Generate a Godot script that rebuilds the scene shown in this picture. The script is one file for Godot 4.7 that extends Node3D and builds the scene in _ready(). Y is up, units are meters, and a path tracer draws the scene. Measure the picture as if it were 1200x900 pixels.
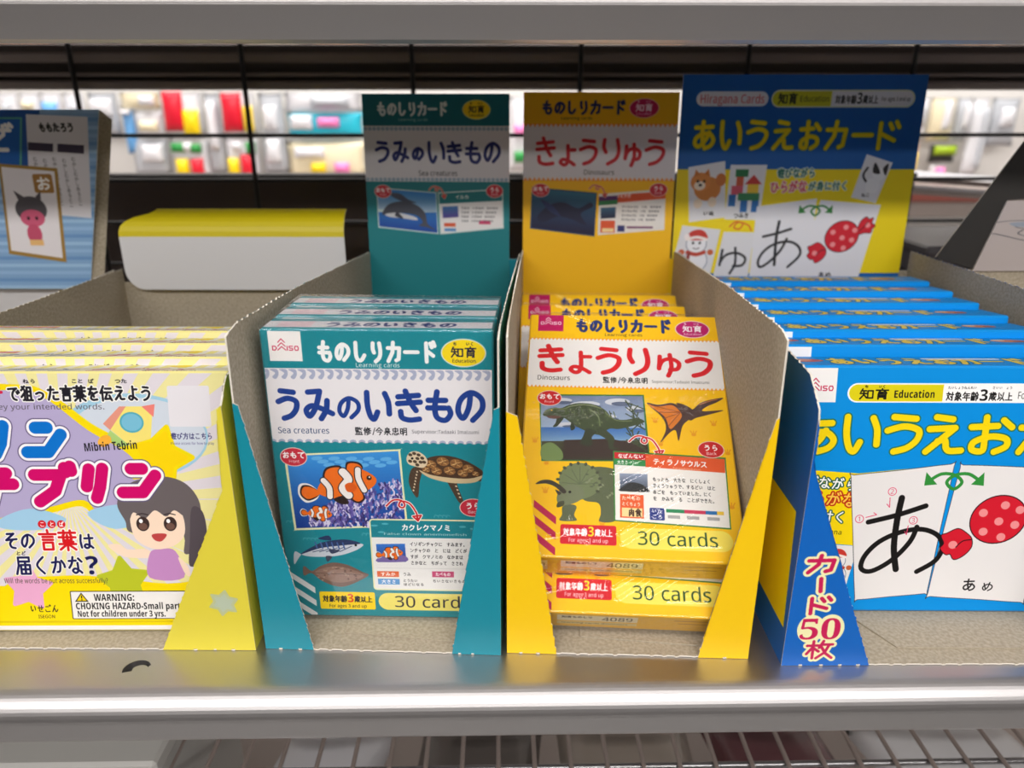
extends Node3D
# Card packs in printed cardboard trays on a metal shop shelf, seen from the aisle.
# y up, metres; the shelf top is y = 0 and the aisle lies towards +z.

const GLYPHS := {
	"あ": "16,25 80,22; 44,7 41,45 48,82; 68,40 54,66 30,85 15,76 19,58 44,45 72,46 86,64 76,82 54,91",
	"い": "20,20 20,50 27,74 37,80 47,64; 70,22 79,42 80,68", "う": "30,11 70,15; 20,43 50,33 76,42 75,64 58,84 34,93",
	"え": "34,8 66,13; L22,36 72,33 18,89; 40,64 54,62 58,80 66,87 88,86", "お": "14,32 62,29; 40,9 40,60 38,87 19,85 21,67 50,54 79,59 81,77 60,90; 72,16 88,32",
	"か": "12,36 57,33 63,48 57,80 42,86; 40,9 32,50 14,88; 72,26 86,44 91,60", "が": "10,38 53,35 59,50 53,82 38,87; 37,12 29,52 10,90; 68,34 80,50 85,64; 70,10 78,22; 84,4 92,16",
	"き": "22,22 76,17; 20,42 80,37; 42,5 55,40 68,62; 27,66 30,84 50,91 76,88", "く": "66,7 26,49 68,93", "け": "22,12 18,50 24,88; 44,34 88,34; 70,10 70,60 56,92",
	"こ": "26,20 76,20; 20,64 26,84 50,87 82,83", "ご": "22,26 64,26; 18,66 24,85 48,88 80,84; 74,8 81,20; 88,3 95,15", "さ": "20,32 78,27; 44,7 56,38 68,58; 27,65 31,84 52,91 74,88",
	"し": "28,9 28,66 40,88 60,88 80,66", "す": "10,28 90,26; 56,7 57,56 44,67 36,55 47,45 58,58 53,80 36,94", "せ": "8,43 92,36; 68,12 68,56 56,62; 32,15 32,70 42,86 80,87",
	"そ": "L30,13 72,11 22,47 88,41; 62,45 45,64 52,85 76,91", "た": "10,28 56,26; 34,7 26,50 10,90; 54,46 88,44; 52,66 52,83 66,88 90,86", "ち": "14,28 84,24; 44,7 36,42 26,66 54,49 80,60 75,81 42,92",
	"つ": "10,37 50,25 86,38 85,61 60,81 32,86", "て": "10,19 88,15; 88,15 57,33 45,58 54,82 76,91", "で": "10,22 78,18; 78,18 52,36 41,60 50,83 72,91; 76,40 84,52; 90,32 97,44",
	"と": "34,9 42,42; 82,28 40,46 21,66 32,85 82,87", "ど": "32,14 40,46; 74,34 38,50 20,68 31,86 78,88; 74,8 82,20; 88,2 95,14", "な": "10,28 54,26; 36,7 28,40 10,64; 70,15 90,32; 64,38 65,78 48,91 31,80 44,68 67,75 88,90",
	"に": "20,12 16,50 22,88; 46,26 84,24; 44,68 50,83 88,81", "ね": "30,9 30,92; L12,30 30,27 8,72; 8,72 54,34 77,46 77,78 62,89 53,78 66,71 92,88", "の": "52,19 46,56 28,83 13,64 23,34 54,17 85,32 87,60 58,88",
	"は": "20,12 16,50 22,88; 42,32 92,30; 70,9 71,76 54,91 40,80 50,68 73,75 92,90", "ば": "18,16 14,52 20,90; 38,36 80,34; 62,14 63,78 48,92 35,82 44,70 64,76 82,91; 78,9 85,20; 91,3 97,14",
	"ひ": "8,24 40,19; 40,19 17,54 31,87 56,85 69,54 66,19; 66,19 76,44 94,60", "び": "6,28 36,24; 36,24 14,58 28,88 52,86 64,56 61,26; 61,26 70,48 86,62; 76,10 83,21; 90,4 96,15",
	"ふ": "40,8 56,18; 52,32 40,46 58,66 54,86 36,86; 24,60 14,82; 72,58 88,80", "べ": "8,62 36,34 90,74; 62,14 70,28; 80,8 88,22", "ほ": "20,12 16,50 22,88; 44,18 88,18; 42,42 90,42; 67,18 69,76 54,91 40,80 50,69 71,76 92,90", "ガ": "10,36 76,36 70,84 56,90; 40,12 34,54 8,94; 76,8 83,20; 90,3 97,15", "ビ": "26,12 26,82 80,86; 70,34 28,50; 76,8 83,20; 90,3 97,15", "ナ": "8,38 92,38; 52,8 50,60 24,94", "ま": "16,24 84,24; 18,44 82,44; 50,7 51,76 36,91 19,80 30,67 53,72 84,90", "み": "20,16 58,13; 58,13 42,58 20,85 10,68 29,55 58,62 94,77; 80,40 75,66 57,92",
	"め": "20,20 34,70; 66,11 53,56 28,84 12,68 21,44 56,28 86,42 84,70 55,90", "も": "43,7 35,54 41,84 66,92 82,73 77,55; 16,32 68,32; 14,55 66,55", "よ": "52,25 84,25; 52,7 53,72 38,91 19,80 30,67 57,74 82,90",
	"ゆ": "20,16 15,66; 15,60 30,34 60,26 86,42 80,66 54,70; 56,9 59,60 46,94", "ら": "38,8 62,18; 30,30 26,60; 26,60 56,46 78,57 73,79 42,93", "り": "28,11 26,36 33,54; 68,11 73,48 65,76 40,94",
	"る": "L28,15 72,13 22,58; 22,58 56,43 82,58 80,80 54,91 39,82 50,71 65,86", "ろ": "L28,15 72,13 20,60; 20,60 54,43 82,58 76,82 42,92", "れ": "30,9 30,92; L12,30 30,27 8,72; 8,72 48,31 67,34 65,78 74,87 92,74",
	"わ": "30,9 30,92; L12,30 30,27 10,74; 10,74 50,37 84,46 86,66 60,88", "を": "16,22 78,22; 44,7 18,58; 18,58 44,45 57,72; 86,41 44,60 33,80 48,91 82,89", "ん": "53,9 10,90; 10,90 38,53 52,60 57,85 72,87 90,61",
	"カ": "12,32 84,32 77,82 62,88; 46,7 40,52 12,92", "ー": "10,50 90,50", "ド": "36,9 36,93; 36,42 78,66; 62,10 70,27; 80,4 88,21", "ク": "40,9 12,50; 38,25 82,25 66,66 24,93", "レ": "28,11 28,86 60,70 86,44",
	"マ": "10,22 88,22 70,46 46,68; 34,50 62,86", "ノ": "74,11 58,56 18,92", "ミ": "28,11 72,24; 26,40 70,52; 16,68 80,90", "テ": "26,15 74,15; 8,42 92,42; 54,42 50,70 26,93", "イ": "78,9 50,40 12,58; 54,38 54,94",
	"ラ": "24,13 76,13; 14,38 86,38 74,70 34,93", "サ": "6,34 94,34; 30,9 30,62; 70,9 68,60 38,93", "ザ": "6,38 88,38; 27,14 27,64; 65,14 63,62 36,93; 76,8 83,22; 90,3 97,17", "ウ": "50,7 50,27; 16,52 16,28 86,28 76,68 36,93",
	"ル": "30,15 28,60 8,92; 56,11 56,88 78,72 94,50", "ス": "16,17 78,17 60,56 12,92; 56,58 90,92", "ソ": "14,19 28,46; 82,13 66,66 28,93", "ギ": "20,36 72,28; 12,64 80,54; 38,12 54,94; 74,8 81,20; 88,3 95,15", "ン": "12,19 40,35; 14,88 60,72 88,35",
	"チ": "76,9 50,18 20,22; 8,44 92,44; 52,20 50,66 24,93", "ヤ": "10,38 86,26 64,56; 34,11 54,94", "ブ": "10,22 74,22 63,66 18,92; 76,6 84,18; 90,2 97,14", "リ": "26,11 26,58; 74,9 72,60 38,93",
	"監": "10,6 10,50; 10,6 46,6; 10,50 48,50; 28,6 28,20; 12,20 44,20 44,36 12,36; 28,36 28,50; 62,4 54,26; 60,16 94,16; 66,30 82,38; 18,92 18,60 82,60 82,92; 40,60 40,92; 60,60 60,92; 4,93 96,93",
	"修": "26,5 6,42; 18,28 18,96; 34,24 34,70; 56,5 40,34; 50,18 86,18 44,46; 54,24 94,46; 74,46 48,60; 80,58 46,76; 88,72 42,97", "今": "50,5 6,46; 50,5 94,46; 34,40 66,40; 22,58 78,58 50,96",
	"泉": "50,3 44,16; 26,48 26,16 74,16 74,48 26,48; 26,32 74,32; 50,48 50,95 40,90; 10,58 38,58 10,88; 86,52 60,66; 56,56 94,92", "忠": "18,18 82,18 82,46 18,46 18,18; 50,3 50,62; 14,68 8,92; 32,64 36,92 70,92 74,78; 52,62 58,74; 82,66 94,86",
	"明": "10,16 10,78 38,78 38,16 10,16; 10,46 38,46; 54,9 54,60 42,95; 54,9 90,9 90,94 78,92; 54,34 90,34; 54,57 90,57", "知": "20,5 8,32; 16,22 46,22; 4,46 52,46; 30,22 28,60 4,96; 32,60 50,86; 58,22 58,88 94,88 94,22 58,22",
	"育": "50,2 50,15; 8,16 92,16; 38,18 26,37 76,33; 66,24 82,42; 24,97 24,49 77,49 77,95 66,94; 24,65 77,65; 24,80 77,80", "対": "28,3 28,18; 4,20 52,20; 42,22 8,92; 14,38 48,84; 54,30 97,30; 80,5 80,94 66,90; 60,48 69,64",
	"象": "38,2 14,26; 32,10 66,10 54,24; 20,25 20,43 80,43 80,25 20,25; 50,25 46,45 12,61; 44,46 59,64 54,96 42,93; 50,58 12,79; 54,72 10,94; 86,48 60,60; 58,58 94,92", "年": "30,3 8,36; 24,20 90,20; 28,42 86,42; 28,42 28,66; 4,66 96,66; 56,20 56,98",
	"齢": "28,2 28,26; 28,13 48,13; 4,26 54,26; 12,10 12,26; 8,40 8,93 50,93 50,40; 16,48 42,82; 42,48 16,82; 28,36 28,88; 10,64 48,64; 76,3 56,36; 76,3 97,36; 66,38 86,38; 62,52 92,52 92,76 82,78; 74,52 74,98",
	"歳": "50,2 50,19; 50,9 80,9; 24,8 24,19; 6,20 94,20; 16,33 92,33; 18,33 4,94; 28,46 54,46; 40,46 40,86; 32,58 24,76; 48,58 56,74; 60,22 70,70 92,94; 90,48 56,94; 76,21 88,29", "以": "22,11 24,72; 8,86 46,62; 44,26 55,42; 82,7 74,56 42,94; 70,66 94,94",
	"上": "48,7 48,89; 48,42 84,42; 6,90 94,90", "遊": "10,13 22,27; 4,40 22,40 18,72 40,90 96,92; 40,3 40,18; 28,18 57,18; 38,18 28,72; 36,38 52,38 48,72; 64,3 56,28; 60,16 94,16; 62,30 90,30 76,44 74,78 66,76; 58,54 96,54",
	"身": "50,2 42,14; 28,72 28,14 74,14 74,90 62,92; 28,30 74,30; 28,46 74,46; 6,67 74,63; 90,48 50,78 10,96", "付": "30,5 4,48; 20,30 20,96; 38,32 96,32; 76,7 76,94 62,90; 46,50 57,68", "枚": "4,28 48,28; 26,5 26,96; 26,34 4,72; 28,42 47,60; 62,5 48,40; 56,24 96,24; 84,24 70,66 40,96; 56,36 72,70 97,96",
	"狙": "36,5 8,30; 16,8 36,30 34,90 22,92; 34,46 6,72; 54,93 54,12 84,12 84,93; 54,38 84,38; 54,64 84,64; 42,93 97,93", "言": "50,1 52,11; 4,20 96,20; 22,34 78,34; 22,48 78,48; 24,62 24,95 76,95 76,62 24,62",
	"葉": "4,14 96,14; 32,3 32,23; 68,3 68,23; 4,36 96,36; 28,26 28,58 82,58; 50,26 50,50; 72,26 72,50; 28,50 72,50; 4,69 96,69; 50,58 50,99; 46,70 8,96; 54,70 94,96", "伝": "30,5 4,48; 20,30 20,96; 44,20 90,20; 36,44 97,44; 60,46 40,86 88,84; 76,64 94,94",
	"届": "18,9 86,9 86,30 18,30; 18,9 18,52 3,96; 32,48 32,95 88,95 88,48 32,48; 59,36 59,95; 32,71 88,71", "方": "50,3 50,20; 6,24 94,24; 44,24 36,64 8,96; 40,46 82,46 76,90 60,92", "肉": "16,95 16,26 84,26 84,94 73,92; 50,5 48,40 28,56; 50,36 72,55; 48,60 26,82; 50,58 72,82",
	"食": "50,3 6,40; 50,3 94,40; 38,28 62,28; 26,40 74,40 74,64 26,64; 26,40 26,94 52,86; 26,52 74,52; 82,68 62,78; 50,66 92,96", "大": "6,34 94,34; 50,5 46,50 8,96; 52,46 92,96", "。": "22,74 34,82 24,92 14,82 22,74", "、": "14,72 28,90", "や": "14,46 58,28 86,34 84,52 60,60; 46,9 60,22; 28,16 54,94", "む": "12,26 58,24; 34,8 34,66 24,75 15,64 26,55 36,66 38,84 60,91 82,82 82,64; 74,22 90,38", "ぬ": "20,20 32,70; 64,11 52,56 28,84 12,68 21,44 56,28 84,42 82,74 66,89 53,78 66,69 92,91", "！": "50,8 50,66; 50,88 50,92",
}
const SMALL := {"っ": "つ", "ょ": "よ", "ゅ": "ゆ", "ゃ": "や", "ィ": "イ", "ャ": "ヤ"}

# A printed sheet, drawn in millimetres at twice its final resolution.
class Print:
	static var cuts := {}
	static var latin := {}
	var im: Image
	var k := 16.0
	var w := 0.0
	var h := 0.0
	var turn := Transform2D.IDENTITY
	var steps := 6
	func _init(width: float, height: float, ppm: float, bg: Color) -> void:
		k = ppm * 2.0
		w = width
		h = height
		im = Image.create(int(round(width * ppm)) * 2, int(round(height * ppm)) * 2, false, Image.FORMAT_RGB8)
		im.fill(bg)
	func rows(lists: Array, c: Color) -> void:
		var es := []
		var lo := 1e9
		var hi := -1e9
		for l in lists:
			var n: int = l.size()
			for i in n:
				var a: Vector2 = l[i]
				var b: Vector2 = l[(i + 1) % n]
				if a.y != b.y:
					es.append([minf(a.y, b.y), maxf(a.y, b.y), a.x if a.y < b.y else b.x, (b.x - a.x) / (b.y - a.y)])
					lo = minf(lo, minf(a.y, b.y))
					hi = maxf(hi, maxf(a.y, b.y))
		var wide := im.get_width()
		es.sort_custom(func(p, q): return p[0] < q[0])
		var next := 0
		var live := []
		for y in range(maxi(0, int(floor(lo))), mini(im.get_height(), int(ceil(hi)) + 1)):
			var yc := y + 0.5
			while next < es.size() and es[next][0] <= yc:
				live.append(es[next])
				next += 1
			var xs := PackedFloat32Array()
			var keep := []
			for e in live:
				if e[1] > yc:
					keep.append(e)
					xs.append(e[2] + (yc - e[0]) * e[3])
			live = keep
			xs.sort()
			for i in range(0, xs.size() - 1, 2):
				var x0 := maxi(0, int(round(xs[i])))
				var x1 := mini(wide, int(round(xs[i + 1])))
				if x1 > x0:
					im.fill_rect(Rect2i(x0, y, x1 - x0, 1), c)
	func to_px(pts) -> PackedVector2Array:
		var o := PackedVector2Array()
		for p in pts:
			o.append(turn * p * k)
		return o
	func poly(pts, c: Color) -> void:
		rows([to_px(pts)], c)
	func pts(s: String) -> PackedVector2Array:
		var o := PackedVector2Array()
		for q in s.strip_edges().split(" ", false):
			var f := q.split(",")
			o.append(Vector2(float(f[0]), float(f[1])))
		return o
	func shape(s: String, c: Color, soft := true) -> void:
		var p := pts(s)
		poly(smooth(p, true, 5) if soft else p, c)
	func line(s: String, wd: float, c: Color, soft := true) -> void:
		var p := pts(s)
		stroke(smooth(p, false, 5) if soft else p, wd, c)
	func smooth(p: PackedVector2Array, closed: bool, n: int) -> PackedVector2Array:
		var m := p.size()
		if m < 3:
			return p
		var o := PackedVector2Array()
		for i in (m if closed else m - 1):
			var a := p[(i - 1 + m) % m] if closed or i > 0 else p[i]
			var b := p[i]
			var c := p[(i + 1) % m]
			var d := p[(i + 2) % m] if closed or i + 2 < m else c
			for j in n:
				o.append(b.cubic_interpolate(c, a, d, float(j) / n))
		if not closed:
			o.append(p[m - 1])
		return o
	func cap(a: Vector2, b: Vector2, r: float, c: Color) -> void:
		var d := b - a
		var n := Vector2(-d.y, d.x).normalized() * r
		var q := [a + n, b + n, b - n, a - n]
		var wide := im.get_width()
		for y in range(maxi(0, int(floor(minf(a.y, b.y) - r))), mini(im.get_height(), int(ceil(maxf(a.y, b.y) + r)) + 1)):
			var yc := y + 0.5
			var lo := 1e9
			var hi := -1e9
			var t := r * r - (yc - a.y) * (yc - a.y)
			if t > 0.0:
				t = sqrt(t)
				lo = a.x - t
				hi = a.x + t
			t = r * r - (yc - b.y) * (yc - b.y)
			if t > 0.0:
				t = sqrt(t)
				lo = minf(lo, b.x - t)
				hi = maxf(hi, b.x + t)
			for i in 4:
				var p: Vector2 = q[i]
				var s: Vector2 = q[(i + 1) % 4]
				if (p.y <= yc) != (s.y <= yc):
					var x := p.x + (yc - p.y) / (s.y - p.y) * (s.x - p.x)
					lo = minf(lo, x)
					hi = maxf(hi, x)
			var x0 := maxi(0, int(round(lo)))
			var x1 := mini(wide, int(round(hi)))
			if hi > lo and x1 > x0:
				im.fill_rect(Rect2i(x0, y, x1 - x0, 1), c)
	func stroke(p: PackedVector2Array, wd: float, c: Color) -> void:
		var q := to_px(p)
		var r := wd * k * 0.5 * sqrt(absf(turn.determinant()))
		for i in maxi(1, q.size() - 1):
			cap(q[i], q[mini(i + 1, q.size() - 1)], r, c)
	func ell(cx: float, cy: float, rx: float, ry: float, c: Color, rot := 0.0) -> void:
		var o := PackedVector2Array()
		for i in 40:
			o.append(Vector2(cx, cy) + Vector2(cos(i * TAU / 40) * rx, sin(i * TAU / 40) * ry).rotated(rot))
		poly(o, c)
	func rect(x: float, y: float, ww: float, hh: float, c: Color) -> void:
		poly([Vector2(x, y), Vector2(x + ww, y), Vector2(x + ww, y + hh), Vector2(x, y + hh)], c)
	func rrect(x: float, y: float, ww: float, hh: float, r: float, c: Color) -> void:
		var o := PackedVector2Array()
		for q in [[x + ww - r, y + r, -PI / 2], [x + ww - r, y + hh - r, 0.0], [x + r, y + hh - r, PI / 2], [x + r, y + r, PI]]:
			for i in 7:
				o.append(Vector2(q[0], q[1]) + Vector2.from_angle(q[2] + i * PI / 12) * r)
		poly(o, c)
	func quad(a: Vector2, b: Vector2, c: Vector2, d: Vector2, top: Color, low: Color, n := 24) -> void:
		for i in n:
			var s := float(i) / n
			var e := float(i + 1) / n + 0.01
			poly([a.lerp(d, s), b.lerp(c, s), b.lerp(c, minf(e, 1)), a.lerp(d, minf(e, 1))], top.lerp(low, s))
	func strokes_of(ch: String) -> Array:
		if not cuts.has(ch):
			var list := []
			var soft := ch.unicode_at(0) >= 0x3041 and ch.unicode_at(0) <= 0x309f
			var src: String = GLYPHS.get(SMALL.get(ch, ch), "")
			for s in src.split(";", false):
				s = s.strip_edges()
				var hard := s.begins_with("L")
				var p := pts(s.trim_prefix("L"))
				p = smooth(p, false, steps) if soft and not hard else p
				if SMALL.has(ch):
					for i in p.size():
						p[i] = p[i] * 0.72 + Vector2(12, 26)
				list.append(p)
			cuts[ch] = list
		return cuts[ch]
	# one character whose strokes' centre lines fill the given box
	func glyph(ch: String, x0: float, y0: float, x1: float, y1: float, wd: float, c: Color) -> void:
		var lo := Vector2(1e9, 1e9)
		var hi := Vector2(-1e9, -1e9)
		for p in strokes_of(ch):
			for v in p:
				lo = lo.min(v)
				hi = hi.max(v)
		var size := hi - lo
		for p in strokes_of(ch):
			var o := PackedVector2Array()
			for v in p:
				var f: Vector2 = (v - lo) / size.max(Vector2(1, 1))
				o.append(Vector2(lerpf(x0 + wd / 2, x1 - wd / 2, f.x), lerpf(y0 + wd / 2, y1 - wd / 2, f.y if size.y > 1 else 0.5)))
			stroke(o, wd, c)
	# a line of characters in equal cells from x0 to x1
	func kana(s: String, x0: float, y0: float, x1: float, y1: float, wd: float, c: Color) -> void:
		var n := s.length()
		var cw := (x1 - x0) / n
		for i in n:
			for p in strokes_of(s[i]):
				var o := PackedVector2Array()
				for v in p:
					o.append(Vector2(x0 + cw * (i + 0.04 + v.x * 0.0092), y0 + (y1 - y0) * v.y * 0.01))
				stroke(o, wd, c)
	func kana_down(s: String, x: float, y: float, size: float, wd: float, c: Color) -> void:
		for i in s.length():
			kana(s[i], x, y + i * size, x + size, y + (i + 0.95) * size, wd, c)
	# Latin text from x0 to x1 with its capitals' height from y0 to y1
	func text(s: String, x0: float, y0: float, x1: float, y1: float, c: Color, face := "Droid Sans", bold := false) -> void:
		var key := face + str(bold)
		if not latin.has(key):
			var f := SystemFont.new()
			f.font_names = PackedStringArray([face])
			f.font_weight = 700 if bold else 400
			latin[key] = [f, {}]
		var ts := TextServerManager.get_primary_interface()
		var rid: RID = latin[key][0].get_rids()[0]
		var known: Dictionary = latin[key][1]
		var x := 0.0
		var all := []
		for ch in s:
			if not known.has(ch):
				var g := ts.font_get_glyph_index(rid, 64, ch.unicode_at(0), 0)
				known[ch] = [outline(ts.font_get_glyph_contours(rid, 64, g)), ts.font_get_glyph_advance(rid, 64, g).x]
			all.append([known[ch][0], x])
			x += known[ch][1]
		var sx := (x1 - x0) / maxf(x, 1)
		var sy := (y1 - y0) / 46.0
		for g in all:
			var lists := []
			for l in g[0]:
				var o := PackedVector2Array()
				for v in l:
					o.append(turn * Vector2(x0 + (v.x + g[1]) * sx, y1 + v.y * sy) * k)
				lists.append(o)
			if lists:
				rows(lists, c)
	func outline(d: Dictionary) -> Array:
		var out := []
		var at := 0
		for e in d.get("contours", []):
			var q := []
			for i in range(at, e + 1):
				q.append(d.points[i])
			at = e + 1
			var n := q.size()
			var o := PackedVector2Array()
			for i in n:
				var a: Vector3 = q[i]
				var b: Vector3 = q[(i + 1) % n]
				var z: Vector3 = q[(i - 1 + n) % n]
				if a.z == 1.0:
					o.append(Vector2(a.x, a.y))
				else:
					var p := Vector2(z.x, z.y) if z.z == 1.0 else Vector2(a.x + z.x, a.y + z.y) / 2
					var s := Vector2(b.x, b.y) if b.z == 1.0 else Vector2(a.x + b.x, a.y + b.y) / 2
					for t in [0.0, 0.25, 0.5, 0.75, 1.0]:
						o.append(p.lerp(Vector2(a.x, a.y), t).lerp(Vector2(a.x, a.y).lerp(s, t), t))
			out.append(o)
		return out
	func tex() -> ImageTexture:
		im.shrink_x2()
		return ImageTexture.create_from_image(im)

func rgb(r: int, g: int, b: int) -> Color:
	return Color8(r, g, b)

# ---------------------------------------------------------------- prints
func shop_mark(p: Print, x: float, y: float, s: float, c: Color, ground = null) -> void:
	# square mark: five letters, the second one drawn as stacked chevrons
	if ground != null:
		p.rect(x, y, s, s, ground)
	var u := s / 14.4
	var w := 0.42 * u
	var y0 := y + 7.6 * u
	var y1 := y + 9.4 * u
	p.stroke(PackedVector2Array([Vector2(x + 1.7 * u, y0), Vector2(x + 1.7 * u, y1), Vector2(x + 2.8 * u, y1), Vector2(x + 3.5 * u, (y0 + y1) / 2), Vector2(x + 2.8 * u, y0), Vector2(x + 1.7 * u, y0)]), w, c)
	for i in 3:
		var t := y + (4.3 + i * 1.75) * u
		p.stroke(PackedVector2Array([Vector2(x + (4.1 - 0.15 * (i - 1)) * u, t + 1.6 * u), Vector2(x + 5.7 * u, t), Vector2(x + (7.3 + 0.15 * (i - 1)) * u, t + 1.6 * u)]), w, c)
	p.stroke(PackedVector2Array([Vector2(x + 8.1 * u, y0), Vector2(x + 8.1 * u, y1)]), w, c)
	p.stroke(PackedVector2Array([Vector2(x + 10.5 * u, y0), Vector2(x + 9.1 * u, y0), Vector2(x + 8.95 * u, y0 + 0.5 * u), Vector2(x + 9.3 * u, y0 + 0.9 * u), Vector2(x + 10.3 * u, y0 + 0.95 * u), Vector2(x + 10.55 * u, y0 + 1.35 * u), Vector2(x + 10.3 * u, y1), Vector2(x + 8.95 * u, y1)]), w, c)
	p.stroke(PackedVector2Array([Vector2(x + 11.6 * u, y0), Vector2(x + 12.7 * u, y0), Vector2(x + 13.0 * u, y0 + 0.9 * u), Vector2(x + 12.7 * u, y1), Vector2(x + 11.6 * u, y1), Vector2(x + 11.3 * u, y0 + 0.9 * u), Vector2(x + 11.6 * u, y0)]), w, c)

func learn_oval(p: Print, cx: float, cy: float, s: float, ground: Color, ink: Color, rim: Color) -> void:
	p.ell(cx, cy, 9.7 * s, 6.4 * s, rim)
	p.ell(cx, cy, 9.2 * s, 5.9 * s, ground)
	p.kana("ち", cx - 4.6 * s, cy - 4.9 * s, cx - 2.8 * s, cy - 3.2 * s, 0.24 * s, ink)
	p.kana("いく", cx + 0.9 * s, cy - 4.9 * s, cx + 4.6 * s, cy - 3.2 * s, 0.24 * s, ink)
	p.kana("知育", cx - 5.6 * s, cy - 2.8 * s, cx + 5.8 * s, cy + 2.0 * s, 0.62 * s, ink)
	p.text("Education", cx - 5.0 * s, cy + 2.7 * s, cx + 5.3 * s, cy + 4.3 * s, ink)

func age_text(p: Print, x0: float, y0: float, x1: float, y1: float, ink: Color, three: Color, bold: float) -> void:
	var w := x1 - x0
	p.kana("対象年齢", x0, y0 + (y1 - y0) * 0.1, x0 + w * 0.49, y1, bold, ink)
	p.text("3", x0 + w * 0.5, y0 - (y1 - y0) * 0.15, x0 + w * 0.63, y1, three, "Droid Sans", true)
	p.kana("歳以上", x0 + w * 0.64, y0 + (y1 - y0) * 0.1, x1, y1, bold, ink)

func side_badge(p: Print, cx: float, cy: float, s: String, e: String, ground: Color) -> void:
	p.ell(cx, cy, 6.2, 4.7, rgb(240, 210, 200))
	p.ell(cx, cy, 5.8, 4.3, ground)
	var n := s.length() * 1.75
	p.kana(s, cx - n, cy - 2.6, cx + n, cy + 0.7, 0.55, Color.WHITE)
	p.text(e, cx - 2.4, cy + 1.4, cx + 2.4, cy + 2.9, Color.WHITE)

func turn_arrow(p: Print, x: float, y: float, s: float, ink: Color, rim: Color) -> void:
	for q in [[1.5, rim], [0.75, ink]]:
		var v := func(a, b): return Vector2(x + a * s, y + b * s)
		p.stroke(p.smooth(PackedVector2Array([v.call(-6.5, 1.2), v.call(-3.5, -1.6), v.call(0, -1.6), v.call(1.6, 0.4), v.call(0.6, 2.0), v.call(-1.0, 1.0), v.call(0.2, -1.2), v.call(3.8, 0), v.call(6.4, 4.2), v.call(6.9, 6.4)]), false, 5), q[0] * s, q[1])
		p.stroke(PackedVector2Array([v.call(5.0, 6.2), v.call(7.1, 8.4), v.call(8.6, 5.6), v.call(5.0, 6.2)]), q[0] * s, q[1])
		p.stroke(PackedVector2Array([v.call(6.8, 6.6), v.call(7.0, 7.6)]), q[0] * s * 1.3, q[1])

func clownfish(p: Print, ox: float, oy: float, s: float, tilt: float) -> void:
	var old := p.turn
	p.turn = old * Transform2D(tilt, Vector2(s, s), 0, Vector2(ox, oy))
	var o := rgb(240, 112, 20)
	var d := rgb(40, 24, 22)
	var wt := rgb(244, 240, 236)
	p.shape("-13,3 -17,-2 -22,-2.5 -24,3 -21.5,8 -16,7.5 -13,4.5", wt)
	p.shape("-13,3 -17,-1 -21,-1.5 -23,3 -20.5,7 -16,6.5 -13,4.5", d)
	p.shape("-13,3 -17,-.2 -20.5,-.5 -22.2,3 -20,6.2 -16,5.8 -13,4.5", o)
	p.shape("-9,-4 -6,-9 1,-9 3,-5 5,-10 11,-9 12,-5 4,-2 -6,-1", d)
	p.shape("-8,-4 -5.5,-8 .5,-8 3,-4 5.6,-9 10.5,-8 11.3,-4.5 4,-1 -6,0", o)
	p.shape("-14,3 -9,-3 0,-6 10,-5.5 16,-1 17.4,2.6 14,6 6,8.6 -4,8.8 -10,7", o)
	p.shape("-5,8 -1,8 0,12.5 -4,12 -7,9", d)
	p.shape("3,8 8,7 9,11.5 5,13.4 2,11", d)
	p.shape("3.6,7.6 7.6,6.8 8.2,10.8 5.2,12.4 2.8,10.4", o)
	p.line("-9.2,-2.4 -7.4,2 -8.4,7", 3.9, d)
	p.line("-9.2,-2.4 -7.4,2 -8.4,7", 2.9, wt)
	p.line("1.8,-5.2 3.4,-.6 -.6,3.6 1.2,8", 5.2, d)
	p.line("1.8,-5.2 3.4,-.6 -.6,3.6 1.2,8", 4.2, wt)
	p.line("9.6,-5 8.6,0 9.8,6.6", 3.9, d)
	p.line("9.6,-5 8.6,0 9.8,6.6", 2.9, wt)
	p.shape("1,2 4.5,1.4 6.5,4.4 4,6.6 1,5.6", rgb(222, 92, 14))
	p.ell(14, 0.4, 1.3, 1.3, d)
	p.ell(14.3, 0.1, 0.45, 0.45, wt)
	p.turn = old

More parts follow.
